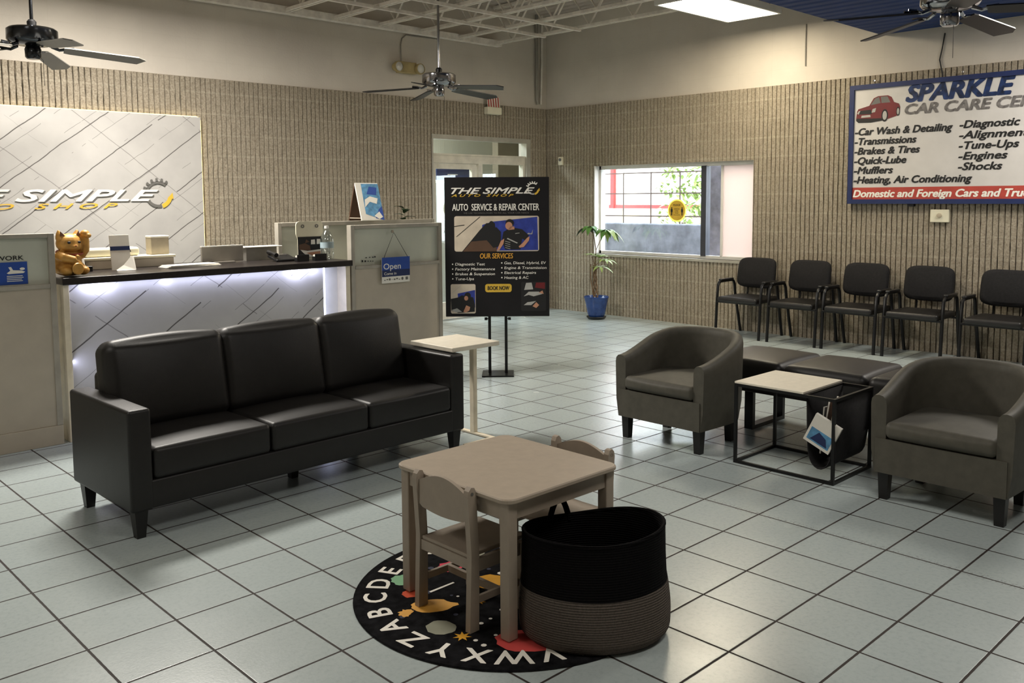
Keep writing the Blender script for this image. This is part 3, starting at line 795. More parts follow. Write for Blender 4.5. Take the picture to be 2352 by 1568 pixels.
obj('hook', MB().lathe([(0, 0), (.012, 0), (.012, .01), (0, .01)], 12, (.118, .008, .412), 'y'), 'brightsteel', t)

# ------------------------------------------------------------------ things on the desk
DT = 1.03
t = thing('cat_figurine', 'golden beckoning cat figurine at the left end of the desk', 'figurine', (1.865, 5.93, DT+.006), math.radians(14))
mb = MB()
mb.ell((0, .02, .085), (.088, .08, .085)); mb.ell((0, .0, .045), (.10, .085, .05)); mb.ell((0, -.005, .20), (.078, .066, .062)); mb.ell((0, -.02, .183), (.072, .055, .04))
mb.ell((0, -.06, .178), (.03, .02, .018)); mb.ell((-.055, -.055, .03), (.035, .05, .03)); mb.ell((.055, -.055, .03), (.035, .05, .03))
mb.tube([(-.07, -.01, .13), (-.065, -.055, .115), (-.02, -.085, .10), (.01, -.09, .07)], [.034, .03, .025, .02], 10); mb.ell((.012, -.088, .065), (.022, .02, .024))
mb.tube([(.07, -.005, .12), (.092, -.03, .16), (.096, -.03, .21), (.09, -.03, .25)], [.032, .028, .024, .024], 10); mb.ell((.088, -.04, .258), (.028, .028, .024)); mb.ell((.096, -.062, .245), (.02, .02, .016))
for s in (-1, 1): mb.tube([(s*.05, .0, .235), (s*.058, .0, .26), (s*.062, .0, .285)], [.03, .02, .004], 10)
b = obj('body', mb, 'gold', t, True, 180)
rm = b.modifiers.new('merge', 'REMESH'); rm.mode = 'VOXEL'; rm.voxel_size = .0045; rm.use_smooth_shade = True
sm = b.modifiers.new('soft', 'SMOOTH'); sm.iterations = 4; sm.factor = .5
mb = MB()
for s in (-1, 1): mb.poly3([(s*.036, -.027, .248), (s*.066, -.024, .246), (s*.06, -.016, .276)], (0, -1, 0), .004)
obj('inner_ear', mb, 'golddark', t)
mb = MB(); mb.ell((-.033, -.064, .207), (.011, .007, .008)); mb.ell((.033, -.064, .207), (.011, .007, .008)); obj('eye', mb, 'ink', t, True)
mb = MB(); mb.ell((0, -.082, .186), (.006, .004, .004)); obj('nose', mb, 'collarred', t, True)
mb = MB(); mb.tube([(.074*math.cos(a), -.008+.066*math.sin(a), .142-.012*math.sin(-a)) for a in [2*PI*k/24 for k in range(24)]], .008, 8, True); obj('collar', mb, 'collarred', t, True)
mb = MB(); mb.lathe([(0, -.118), (.034, -.118), (.038, -.112), (.034, -.106), (0, -.106)], 24, (-.012, 0, .045), 'y'); mb.ell((0, -.092, .118), (.013, .011, .013)); obj('coin_and_bell', mb, 'gold', t, True)

t = thing('sign_holder', 'white sheet in a clear stand with black foot behind the cat', 'sign holder', (1.95, 6.26, DT))
mb = MB(); mb.T = Matrix.Rotation(math.radians(-14), 4, 'X'); mb.rbox(-.11, .12, -.004, .004, .02, .255, .003); obj('sheet', mb, 'paper', t)
obj('foot', MB().rbox(-.02, .15, -.05, .035, 0, .035, .004), 'blackplastic', t)
t = thing('leaflet_holder', 'white card holder with a blue band in front of the white desk tray', 'leaflet holder', (2.27, 6.16, DT))
mb = MB(); mb.T = Matrix.Rotation(math.radians(-8), 4, 'X'); mb.rbox(-.065, .065, -.003, .003, .0, .24, .002); obj('card', mb, 'paper', t)
mb = MB(); mb.T = Matrix.Rotation(math.radians(-8), 4, 'X'); mb.box(-.065, .065, -.0045, -.003, .135, .163); obj('blue_band', mb, 'inknavy', t)
mb = MB(); mb.put([(-.05, -.055, .001), (.075, -.055, .001), (.075, -.02, .09), (.06, -.018, .095), (.0, -.03, .035), (-.05, -.04, .006)], [(0, 1, 2, 3, 4, 5)])
o = obj('pocket', mb, 'paper', t); sm = o.modifiers.new('thick', 'SOLIDIFY'); sm.thickness = .003
t = thing('desk_tray', 'long low white tray box across the back of the worktop', 'tray', (2.42, 6.40, DT))
obj('body', MB().rbox(-.33, .28, -.08, .08, 0, .062, .006), 'partition', t); obj('lid', MB().rbox(-.34, .29, -.09, .09, .062, .082, .006), 'offwhite', t)
t = thing('label_printer', 'rounded white machine with black lever on top of the white tray', 'machine', (2.30, 6.41, DT+.082))
obj('body', MB().rbox(-.2, .17, -.06, .06, 0, .062, .02), 'offwhite', t, True)
obj('lever', MB().tube([(.02, -.062, .052), (.09, -.068, .055), (.10, -.07, .03)], .006, 6), 'ink', t)
t = thing('paper_box', 'small beige box standing at the right end of the white tray', 'box', (2.62, 6.41, DT+.082))
obj('body', MB().rbox(-.065, .065, -.05, .05, 0, .125, .006), 'beige', t); obj('lid', MB().rbox(-.067, .067, -.052, .052, .12, .135, .006), 'paper', t)
for k in range(3):
    o = obj('paper_sheet', MB().box(-.2+.01*k, .2-.008*k, -.07, .07, .006*k, .006*k+.005), 'paper'); o.location = (2.73, 6.12, DT+.001); o.rotation_euler.z = .05*k
    tag(o, ['lowest white sheet pad of the loose stack on the worktop', 'middle white sheet pad of the loose stack on the worktop', 'topmost white sheet pad of the loose stack on the worktop'][k], 'paper', 'loose paper stack on the worktop')
t = thing('monitor_back', 'low grey screen back with pale top edge on the worktop', 'screen', (3.06, 6.30, DT))
obj('shell', MB().rbox(-.165, .165, -.012, .012, .01, .125, .005), 'greypanel', t); obj('top_edge', MB().box(-.165, .165, -.014, .012, .122, .13), 'paper', t); obj('foot', MB().box(-.08, .08, -.05, .06, 0, .012), 'greypanel', t)
t = thing('desk_phone', 'dark desk phone with papers behind it on the worktop', 'phone', (3.45, 6.12, DT))
mb = MB(); mb.T = Matrix.Rotation(math.radians(14), 4, 'X'); mb.rbox(-.08, .09, -.07, .08, .012, .035, .008); obj('body', mb, 'blackplastic', t)
obj('handset', MB().tube([(-.07, -.05, .05), (-.07, .0, .062), (-.07, .07, .07)], [.018, .012, .018], 8), 'blackplastic', t, True)
obj('screen', MB().box(.0, .07, .03, .055, .042, .05), 'galv', t)
t = thing('document_sheet', 'thin white board leaning flat behind the desk phone', 'document', (3.44, 6.40, DT)); obj('sheet', MB().rbox(-.18, .14, -.07, .07, .10, .108, .003), 'paper', t); obj('stand', MB().box(-.16, .1, -.05, .05, 0, .1), 'galv', t)
t = thing('display_stand', 'white card display with two holes and dark food photo on the worktop', 'display', (3.69, 6.10, DT), math.radians(-4))
mb = MB()
pts = [(-.10, .16), (-.115, .20)]+[(-.115+.03-.03*math.cos(a), .27+.03*math.sin(a)) for a in (0, .5, 1, 1.57)]+[(.115-.03+.03*math.sin(a), .27+.03*math.cos(a)) for a in (0, .5, 1, 1.57)]+[(.115, .20), (.10, .16), (.10, .0), (-.10, .0)]
mb.poly3([(x, 0, z) for x, z in pts], (0, 1, 0), .012); obj('card_back', mb, 'offwhite', t)
mb = MB()
for x in (-.06, .06): mb.lathe([(.008, -.002), (.014, -.002), (.014, .0), (.008, .0)], 14, (x, -.001, .262), 'y')
obj('grommet', mb, 'inkgrey', t)
pl = Plane((-.105, -.003, .02), (1, 0, 0), (0, 0, 1)); mb = F(); rect(mb, pl, 0, .205, 0, .16, .001)
mb.mi(1); pgon(mb, pl, [(.01, .06), (.01, .10), (.06, .11), (.10, .09), (.11, .05)], .002); pgon(mb, pl, [(.06, .11), (.07, .14), (.1, .12)], .002)
mb.mi(2); pgon(mb, pl, [(.02, .06), (.08, .05), (.2, .06), (.2, .01), (.10, .0), (.05, .03)], .0022); pgon(mb, pl, [(.11, .10), (.112, .135), (.145, .137), (.147, .1)], .002); pgon(mb, pl, [(.16, .10), (.162, .14), (.195, .14), (.197, .1)], .002)
mb.mi(3); pgon(mb, pl, [(.07, .035), (.19, .045), (.19, .02), (.12, .012)], .003)
obj('photo_print', mb, ['ink', 'inkbrown', 'inkwhite', 'inkskin'], t)
for k, (x, lab) in enumerate(((3.545, 'black card box in front of the display, nearer the phone'), (3.70, 'black card box in front of the display, nearer the bottle'))):
    t = thing('card_holder', lab, 'card holder', (x, 5.985, DT), 0, 'business card boxes on the worktop')
    obj('tray', MB().rbox(-.052, .052, -.022, .022, 0, .032, .004), 'blackplastic', t); obj('cards', MB().box(-.045, .045, -.016, .016, .032, .045), 'paper', t); obj('front_lip', MB().rbox(-.052, .052, -.025, -.018, .0, .052, .003), 'blackplastic', t)
t = thing('water_bottle', 'clear plastic bottle with blue label at the right end of the desk', 'bottle', (3.805, 6.04, DT))
obj('body', MB().lathe([(0, .002), (.045, .002), (.053, .012), (.053, .05), (.049, .06), (.053, .07), (.053, .14), (.05, .17), (.03, .21), (.016, .225), (.016, .245)], 28), 'bottle', t, True)
obj('label', MB().lathe([(.0535, .09), (.0535, .135)], 28), 'bottlelabel', t, True); obj('cap', MB().lathe([(0, .262), (.017, .262), (.018, .242), (0, .242)], 20), 'white', t, True)
# tent boards on the rear partition
t = thing('tent_board', 'blue and white picture boards leaning as a tent on the rear partition', 'tent sign', (4.57, 6.60, 1.31))
ang = math.radians(17)
for s, nm in ((-1, 'front_board'), (1, 'rear_board')):
    mb = MB(); mb.T = Matrix.Translation((0, s*.10, 0)) @ Matrix.Rotation(ang*s, 4, 'X'); mb.rbox(-.12, .12, -.006, .006, 0, .345, .003); obj(nm, mb, 'inkbrown' if s > 0 else 'paper', t)
T_ = Matrix.Translation((0, -.10, 0)) @ Matrix.Rotation(-ang, 4, 'X')
mb = F(); mb.T = T_; pl = Plane((-.12, -.0062, 0), (1, 0, 0), (0, 0, 1)); mb.mi(0); pgon(mb, pl, [(.055, .06), (.24, .0), (.24, .335), (.06, .335)], .001)
mb.mi(1); pgon(mb, pl, [(.06, .12), (.12, .17), (.19, .15), (.21, .20), (.13, .22), (.07, .19)], .002); pgon(mb, pl, [(.14, .04), (.2, .08), (.23, .03), (.19, .01)], .002)
mb.mi(2); pgon(mb, pl, [(.15, .02), (.24, .0), (.24, .13), (.2, .10)], .0015); pgon(mb, pl, [(.10, .24), (.2, .23), (.22, .30), (.14, .31)], .0015)
obj('picture', mb, ['inksky', 'inkwhite', 'inkblue'], t)
mb = MB(); mb.box(-.118, -.11, -.09, .09, .02, .026); obj('brace', mb, 'inkcream', t)

# plant behind the rear partition, only leaf tips show
t = thing('leafy_plant', 'dark leafy plant tips showing above the partition corner by the black sign', 'plant', (5.25, 6.95, 0))
obj('pot', MB().lathe([(0, 0), (.12, 0), (.15, .28), (.135, .28), (.13, .25), (0, .25)], 24), 'potblue', t, True)
obj('stem', MB().tube([(0, 0, .25), (.02, -.01, .8), (0, 0, 1.28)], .014, 8), 'bark', t, True)
def leaf(mb, base_, d, L, W, droop=.3):
    base_ = Vector(base_); d = Vector(d).normalized(); sd = d.cross(Vector((0, 0, 1)))
    if sd.length < .01: sd = Vector((1, 0, 0))
    sd.normalize(); n = 7; vs = []
    for i in range(n+1):
        u = i/n; c = base_+d*L*u+Vector((0, 0, -droop*L*u*u)); wd = W*math.sin(PI*min(1, u*1.02+.02))**.8*(1-.25*u)
        vs += [c-sd*wd+Vector((0, 0, .15*wd)), c, c+sd*wd+Vector((0, 0, .15*wd))]
    fs = []
    for i in range(n):
        a = 3*i; fs += [(a, a+1, a+4, a+3), (a+1, a+2, a+5, a+4)]
    mb.put(vs, fs)
mb = F(); rr = random.Random(5)
for k in range(18):
    a = 2.4*k; leaf(mb, (0, 0, 1.03+.022*k), (math.cos(a), math.sin(a), .35+.4*rr.random()), .11+.04*rr.random(), .042, .35)
obj('foliage', mb, 'leafdark', t, True)

# ------------------------------------------------------------------ standing poster (easel sign)
BW, BH = .877, 1.173
t = thing('poster_stand', 'black standing poster board on a two post stand beside the partition', 'poster stand', (5.13, 5.50, 0), -YAW)
obj('base_plate', MB().rbox(-.135, .135, -.135, .12, 0, .012, .004), 'blackmetal', t)
for x in (-.07, .07):
    pp = obj('post', MB().box(x-.012, x+.012, -.012, .012, .012, 1.3), 'blackmetal', t)
    kx = x+math.copysign(.03, x)
    obj('clamp_knob', MB().lathe([(0, -.012), (.012, -.012), (.012, .012), (0, .012)], 12, (kx, 0, .478), 'x').box(min(x, kx), max(x, kx), -.004, .004, .474, .482), 'blackmetal', pp)
obj('board', MB().rbox(-BW/2, BW/2, -.037, -.013, .502, .502+BH, .004), 'boardblack', t)
pl = Plane((-BW/2, -.037, .502), (1, 0, 0), (0, 0, 1))
def zx(x): return (x-193)/1035*BW
def zy(y, x=700): return (1500-y-.018*(x-193)+9)/1390*BH
logo(t, pl, zx(262), zx(1082), zy(272), .048, ('inkwhite', 'inkyellow', 'inkwhite', 'inksilver'), zx(262), zx(876), zy(302), .020, zx(1068), zy(226), .055, .002)
mb = F(); text(mb, pl, 'AUTO  SERVICE & REPAIR CENTER', zx(270), zy(438), .054, zx(1128)-zx(270), 0, .022, .002); obj('headline_lettering', mb, 'inkwhite', t)
mb = F()
for i, s_ in enumerate(('Diagnostic Test', 'Factory Maintenance', 'Brakes & Suspension', 'Tune-Ups')):
    w_ = (295, 395, 395, 185)[i]*BW/1035; b = zy(985+49*i); disc(mb, pl, zx(266), b+.011, .006); text(mb, pl, s_, zx(292), b, .022, w_, .12, .012, .002)
for i, s_ in enumerate(('Gas, Diesel, Hybrid, EV', 'Engine & Transmission', 'Electrical Repairs', 'Heating & AC')):
    w_ = (415, 420, 315, 240)[i]*BW/1035; b = zy(975+49*i); disc(mb, pl, zx(755), b+.011, .006); text(mb, pl, s_, zx(780), b, .022, w_, .12, .012, .002)
obj('list_lettering', mb, 'inkwhite', t)
mb = F(); text(mb, pl, 'OUR SERVICES', zx(540), zy(916), .042, zx(866)-zx(540), .08, .02, .002); obj('heading_lettering', mb, 'inkorange', t)
mb = F(); text(mb, pl, 'WE USE TECHNOLOGIES TO FIX ALL YOUR CAR NEEDS', zx(380), zy(472), .013, zx(1028)-zx(380), 0, .01, .002); obj('small_lettering', mb, 'inkgrey', t)
mb = F(); rrect(mb, pl, zx(588), zx(852), zy(1255), zy(1172), .02, .0015); obj('yellow_button', mb, 'inkyellow', t)
mb = F(); text(mb, pl, 'BOOK NOW', zx(612), zy(1232), .032, zx(828)-zx(612), .08, .025, .0025); obj('button_lettering', mb, 'ink', t)
# picture of two mechanics
a0, a1, b0, b1 = zx(287), zx(1126), zy(846), zy(494); AW, AH = a1-a0, b1-b0
mb = F(); q = lambda pts: [(a0+u*AW, b0+v*AH) for u, v in pts]
mb.mi(0); rrect(mb, pl, a0, a1, b0, b1, .018, .001)
mb.mi(1); pgon(mb, pl, q([(.33, .05), (.33, .75), (.45, .84), (.98, .97), (.99, .03), (.5, .02)]), .0013)
mb.mi(2); pgon(mb, pl, q([(.09, .0), (.30, .60), (.38, .80), (.48, .80), (.50, .02)]), .0016)
mb.mi(3); pgon(mb, pl, q([(.10, .0), (.2, .28), (.4, .32), (.5, .2), (.5, .0)]), .0018)
mb.mi(2)
disc(mb, pl, a0+.44*AW, b0+.76*AH, .032*AW, .1*AH, .002); pgon(mb, pl, q([(.37, .35), (.36, .55), (.41, .66), (.50, .68), (.55, .55), (.55, .15), (.46, .1)]), .002)
pgon(mb, pl, q([(.56, .30), (.58, .55), (.63, .62), (.72, .66), (.80, .62), (.88, .45), (.84, .30), (.80, .36), (.78, .05), (.60, .05)]), .0022)
disc(mb, pl, a0+.655*AW, b0+.80*AH, .05*AW, .11*AH, .0022)
mb.mi(4); disc(mb, pl, a0+.645*AW, b0+.72*AH, .042*AW, .11*AH, .0024); pgon(mb, pl, q([(.64, .60), (.66, .70), (.71, .70), (.71, .62)]), .0024)
pgon(mb, pl, q([(.50, .03), (.55, .30), (.59, .36), (.58, .22), (.53, .03)]), .0026); pgon(mb, pl, q([(.76, .14), (.80, .22), (.86, .38), (.89, .42), (.88, .30), (.82, .12), (.77, .10)]), .0026)
mb.mi(5); pgon(mb, pl, q([(.62, .35), (.74, .22), (.75, .24), (.63, .38)]), .0028); pgon(mb, pl, q([(.86, .48), (.92, .48), (.93, .62), (.91, .5), (.87, .52)]), .002); pgon(mb, pl, q([(.72, .49), (.77, .51), (.77, .525), (.72, .51)]), .0028)
for k in range(4): pgon(mb, pl, q([(.60, .10+.06*k), (.66, .06+.06*k), (.66, .075+.06*k), (.60, .115+.06*k)]), .0028)
mb.mi(2); pgon(mb, pl, q([(.02, .42), (.30, .98), (.31, .98), (.03, .42)]), .0018); pgon(mb, pl, q([(.0, .70), (.12, .74), (.12, .76), (.0, .72)]), .0018)
obj('photo_print', mb, ['inkcream', 'inkmid', 'ink', 'inkbrown', 'inkskin', 'inksilver'], t)
# two smaller photos
a0, a1, b0, b1 = zx(244), zx(492), zy(1468), zy(1172); AW, AH = a1-a0, b1-b0
mb = F(); mb.mi(0); rrect(mb, pl, a0, a1, b0, b1, .014, .001)
mb.mi(1); pgon(mb, pl, q([(.3, .3), (.28, .68), (.98, .8), (.98, .2)]), .0013); mb.mi(2); pgon(mb, pl, q([(.02, .1), (.0, .5), (.3, .55), (.45, .62), (.9, .55), (.97, .3), (.96, .06), (.3, .02)]), .0016); disc(mb, pl, a0+.68*AW, b0+.6*AH, .13*AW, .12*AH, .0018)
mb.mi(3); disc(mb, pl, a0+.62*AW, b0+.52*AH, .08*AW, .08*AH, .002); pgon(mb, pl, q([(.5, .06), (.62, .28), (.78, .22), (.74, .10), (.6, .03)]), .002)
mb.mi(4); pgon(mb, pl, q([(.02, .12), (.25, .18), (.45, .06), (.2, .04)]), .002); pgon(mb, pl, q([(.05, .7), (.4, .95), (.41, .95), (.06, .7)]), .002)
obj('photo_print', mb, ['inkcream', 'inkmid', 'ink', 'inkskin', 'inksilver'], t)
a0, a1, b0, b1 = zx(946), zx(1196), zy(1446), zy(1152); AW, AH = a1-a0, b1-b0
mb = F(); mb.mi(0); rrect(mb, pl, a0, a1, b0, b1, .014, .001)
mb.mi(1); pgon(mb, pl, q([(.12, .72), (.2, .96), (.42, .97), (.48, .74)]), .0015); pgon(mb, pl, q([(.1, .5), (.3, .66), (.7, .66), (.85, .58), (.5, .5), (.3, .55)]), .0015); pgon(mb, pl, q([(.1, .2), (.25, .3), (.6, .34), (.4, .2)]), .0015)
mb.mi(2); pgon(mb, pl, q([(.45, .16), (.6, .3), (.72, .2), (.6, .1)]), .0018); pgon(mb, pl, q([(.7, .62), (.85, .7), (.9, .58)]), .0018)
mb.mi(3); pgon(mb, pl, q([(.55, .8), (.6, .97), (.95, .97), (.95, .75)]), .0014)
obj('photo_print', mb, ['ink', 'inksilver', 'inkskin', 'inkdarkred'], t)

# ------------------------------------------------------------------ potted plant by the window
t = thing('potted_plant', 'spindly potted tree in a blue pot below the window', 'potted plant', (8.36, 7.17, 0))
obj('pot', MB().lathe([(0, .03), (.09, .03), (.108, .06), (.135, .20), (.150, .262), (.156, .275), (.148, .283), (.138, .272), (.125, .24), (0, .24)], 40), 'potblue', t, True)
obj('saucer', MB().lathe([(0, .0), (.10, .0), (.125, .03), (.118, .036), (.098, .026), (0, .024)], 36), 'blackplastic', t, True)
obj('soil', MB().lathe([(0, .252), (.08, .25), (.130, .243)], 24), 'soil', t, True)
mb = MB()
for k in range(3):
    pts = []
    for i in range(15):
        u = i/14; a = 2*PI*k/3+u*9; r = .028*(1-.55*u)
        pts.append((r*math.cos(a)-.01, r*math.sin(a)+.02*u, .245+.42*u))
    mb.tube(pts, .009, 7)
mb.tube([(-.03, .01, .245), (-.05, .05, .5), (-.045, .055, .68)], .007, 6)
mb.tube([(0, .02, .66), (.0, .01, .85), (-.01, .03, 1.02), (-.03, .07, 1.13)], [.008, .006, .005, .004], 6)
mb.tube([(0, .01, .85), (.02, -.06, 1.0), (.03, -.12, 1.06)], .004, 6); mb.tube([(0, .02, .66), (.02, -.05, .72), (.03, -.12, .71)], .004, 6); mb.tube([(0, .02, .66), (-.02, .05, .75), (-.02, .06, .77)], .004, 6); mb.tube([(0, .02, .6), (.0, -.04, .64), (.0, -.06, .63)], .004, 6)
obj('trunk', mb, 'bark', t, True)
mb = F(); rr = random.Random(11)
def clump(c, n, L, W, droop, tilt, k, spread=2*PI, a0=0):
    mb.mi(k)
    for i in range(n):
        a = a0+spread*i/n+.3*rr.random(); leaf(mb, c, (math.cos(a), math.sin(a), tilt+.3*rr.random()), L*(.8+.4*rr.random()), W*(.8+.4*rr.random()), droop)
clump((.03, -.12, 1.09), 9, .20, .046, .9, .35, 0); clump((.03, -.14, 1.09), 8, .20, .042, .95, .2, 1, PI*1.2, -2.2)
clump((-.03, .07, 1.14), 7, .16, .042, .8, .1, 0); clump((-.03, .13, 1.12), 4, .14, .04, .8, .0, 2)
clump((.03, -.12, .73), 10, .17, .022, .6, .25, 1); clump((-.02, .06, .79), 8, .14, .02, .4, .25, 1); clump((.0, -.06, .65), 8, .18, .02, .5, .1, 1); clump((.01, -.04, .76), 10, .15, .022, .35, .5, 1)
obj('foliage', mb, ['leaf', 'leafpale', 'leafdark'], t, True)

# ------------------------------------------------------------------ window sticker
t = thing('window_sticker', 'yellow round notice sticker on the window glass', 'sticker', (8.866, 6.338, 1.338))
pl = Plane((-.001, 0, 0), (0, -1, 0), (0, 0, 1))
mb = F(); mb.mi(1); disc(mb, pl, 0, 0, .134, .137, .0, 40); mb.mi(0); disc(mb, pl, 0, 0, .118, .12, .001, 40); obj('disc', mb, ['inkyellow', 'stickery'], t)
mb = F(); text(mb, pl, 'PLEASE', 0, .055, .021, .10, 0, .015, .002, 'c'); text(mb, pl, 'MAINTAIN', 0, .012, .012, .075, 0, .01, .002, 'c'); text(mb, pl, '6 FEET', 0, -.012, .012, .05, 0, .01, .002, 'c'); text(mb, pl, 'APART', 0, -.036, .012, .055, 0, .01, .002, 'c')
for s in (-.075, .075):
    disc(mb, pl, s, .03, .009, .009, .002); pgon(mb, pl, [(s-.014, -.02), (s-.014, .015), (s, .022), (s+.014, .015), (s+.014, -.02), (s+.008, -.02), (s+.007, -.06), (s-.007, -.06), (s-.008, -.02)], .002)
rect(mb, pl, -.05, .05, -.056, -.052, .002); obj('print_marks', mb, 'ink', t)

# ------------------------------------------------------------------ outside the window
struct('ground_outside', MB().box(XW+.22, 40, -10, 40, -.25, -.15), 'asphalt')
o = obj('low_wall', MB().rbox(10.7, 11.0, 4.0, 12.5, -.15, 1.105, .02), 'concrete'); tag(o, 'weathered dark grey low wall outside the window', 'wall')
o = obj('outdoor_column', MB().box(9.35, 9.6, 5.93, 6.24, -.15, 2.6), 'postgrey'); tag(o, 'grey outdoor column beside the pink window panel', 'column')
t = thing('security_fence', 'rusty bar fence standing on the low wall outside the window', 'fence', (10.85, 0, 1.105))
for z in (.11, .45, .76): obj('rail', MB().box(-.008, .008, 6.0, 12.2, z-.009, z+.009), 'bars', t)
for k in range(12): obj('bar', MB().box(-.022, -.008, 6.63+.5265*k-.516-.008, 6.63+.5265*k-.516+.008, 0, .77), 'bars', t)
t = thing('building', 'pale building with red trim across the street through the window', 'building', (16, 0, -.15))
obj('wall', MB().box(0, .4, 2, 22, 0, 1.36), 'stucco', t); obj('upper_wall', MB().box(.05, .45, 2, 22, 1.36, 4.2), 'outwhite', t)
obj('red_band', MB().box(-.06, .0, 10.2, 13.30, 1.40, 1.48), 'redtrim', t); obj('red_post', MB().box(-.08, .0, 13.14, 13.24, 1.40, 4.0), 'redtrim', t)
t = thing('street_tree', 'leafy green bush outside beyond the low wall', 'tree', (13, 9.15, -.15))
obj('trunk', MB().tube([(0, 0, 0), (.02, .05, .6), (0, 0, 1.2)], .04, 8), 'bark', t)
mb = F(); rr = random.Random(21)
for k in range(900):
    a = rr.random()*2*PI; r = .62*rr.random()**.5; z = 1.0+2.0*rr.random()
    leaf(mb, (r*math.cos(a), r*math.sin(a)*.7-.1, z), (rr.uniform(-1, 1), rr.uniform(-1, 1), rr.uniform(-.4, .6)), .16, .035, .3)
obj('foliage', mb, ['leafpale'], t, True)

# ------------------------------------------------------------------ black sofa
t = thing('sofa', 'black leather three seat sofa in front of the reception desk', 'sofa', (1.432, 3.898, 0), math.radians(1.7))
L, D = 1.985, .69
obj('base_frame', MB().rbox(.09, L-.09, .0, D-.03, .13, .26, .012), 'leather', t, True)
for x0 in (0, L-.105):
    obj('arm', MB().rbox(x0, x0+.105, 0, D, .125, .585, .016, 3, 2), 'leather', t, True)
obj('back_frame', MB().rbox(.115, L-.115, D-.12, D, .14, .66, .03, 3, 2), 'leather', t, True)
cw = (L-.21)/3
for i in range(3):
    x0 = .105+i*cw
    obj('seat_cushion', MB().rbox(x0+.002, x0+cw-.002, -.004, D-.12, .258, .402, .024, 4, 8, (.0, .004, .014)), 'leather', t, True, 80)
    mb = MB(); mb.T = Matrix.Translation((0, D-.30, .405)) @ Matrix.Rotation(math.radians(-10), 4, 'X')
    mb.rbox(x0-.012, x0+cw+.012 if i < 2 else x0+cw-.004, -.005, .17, -.01, .43, .055, 4, 8, (.006, .03, .02))
    obj('back_cushion', mb, 'leather', t, True, 80)
for (x, y) in ((.05, .045), (L-.05, .045), (.05, D-.06), (L-.05, D-.06), (L/2, .30), (L*.8, D-.1)):
    s = .027; mb = MB(); mb.put([(x+a*s*k, y+b*s*k, z) for z, k in ((0, .72), (.138, 1.15)) for a, b in ((-1, -1), (1, -1), (1, 1), (-1, 1))], [(0, 3, 2, 1), (4, 5, 6, 7), (0, 1, 5, 4), (1, 2, 6, 5), (2, 3, 7, 6), (3, 0, 4, 7)])
    obj('leg', mb, 'blackwood', t)

# ------------------------------------------------------------------ white C table beside the sofa
t = thing('side_table', 'small white C shaped side table beside the sofa arm', 'side table', (3.70, 4.2, 0))
obj('table_top', MB().rbox(-.35, .03, -.215, .19, .593, .62, .004), 'whitetop', t)
obj('post', MB().rbox(-.015, .015, -.02, .02, .012, .593, .003), 'cream', t)
mb = MB(); mb.rbox(-.015, .015, -.20, .17, 0, .014, .003).rbox(-.24, -.015, -.20, -.17, 0, .014, .003).rbox(-.24, -.015, .14, .17, 0, .014, .003)
obj('base', mb, 'cream', t)

# ------------------------------------------------------------------ tub chairs
def tub(label, loc, rz):
    t = thing('tub_chair', label, 'armchair', loc, rz, 'grey tub chairs')
    W, D, N = .325, .64, 44
    path = []
    ys = .30   # straight side length
    for k in range(N+1):
        u = k/N
        if u < .25: path.append((ys*u/.25, W+.012*math.sin(PI*u/.25*.5), ))
        elif u > .75: path.append((ys*(1-u)/.25, -(W+.012*math.sin(PI*(1-u)/.25*.5))))
        else:
            a = PI*(u-.25)/.5; path.append((ys+(D-ys)*math.sin(a), (W+.012)*math.cos(a)))
    def top(x): 
        s_ = max(0, min(1, x/(D*.92))); return .525+.135*(s_*s_*(3-2*s_))**.9
    vs = []; prof_n = None
    for k, (x, y) in enumerate(path):
        p0 = Vector(path[max(k-1, 0)]); p1 = Vector(path[min(k+1, N)]); tn = (p1-p0).normalized(); nr = Vector((-tn.y, tn.x))   # inward?
        if nr.dot(Vector((D*.45-x, -y))) > 0: nr = -nr
        z1 = top(x); th = .075
        prof = [(-.022, .14), (-.006, .25), (0, z1-.045), (-.004, z1-.018), (-.018, z1-.003), (-.037, z1), (-th+.018, z1-.004), (-th+.004, z1-.02), (-th, z1-.05), (-th, .24)]
        if prof_n is None: prof_n = len(prof)
        for o_, z in prof: vs.append((x+nr.x*o_, y+nr.y*o_, z))
    fs = []
    P_ = prof_n
    for k in range(N):
        for i in range(P_-1): fs.append((k*P_+i, (k+1)*P_+i, (k+1)*P_+i+1, k*P_+i+1))
    fs.append(tuple(range(P_))); fs.append(tuple(N*P_+i for i in reversed(range(P_))))
    obj('shell', MB().put(vs, fs), 'tub', t, True, 50)
    mb = MB()
    pts = [(-.004, W-.026), (.28, W-.02)]+[(ys+(D-ys-.03)*math.sin(PI*q/14), (W-.02)*math.cos(PI*q/14)) for q in range(1, 14)]+[(.28, -W+.02), (-.004, -W+.026)]
    mb.poly3([(x, y, .14) for x, y in pts], (0, 0, 1), .17); obj('seat_base', mb, 'tub', t)
    mb = MB(); mb.rbox(-.012, .50, -W+.072, W-.072, .315, .398, .028, 4, 6, (.012, .0, .016)); obj('seat_cushion', mb, 'tub', t, True, 80)
    for (x, y) in ((.045, W-.06), (.045, -W+.06), (.42, .235), (.42, -.235)):
        s = .024; mb = MB(); mb.put([(x+a*s*k, y+b*s*k, z) for z, k in ((0, .85), (.145, 1.1)) for a, b in ((-1, -1), (1, -1), (1, 1), (-1, 1))], [(0, 3, 2, 1), (4, 5, 6, 7), (0, 1, 5, 4), (1, 2, 6, 5), (2, 3, 7, 6), (3, 0, 4, 7)])
        obj('leg', mb, 'blackwood', t)
    return t
tb = tub('grey tub armchair on the far side of the wire frame table', (4.285, 3.19, 0), 0)
dup(tb, (4.285, 1.565, 0), 0, 'grey tub armchair at the right edge of the photo, before the wall chairs', 'grey tub chairs')

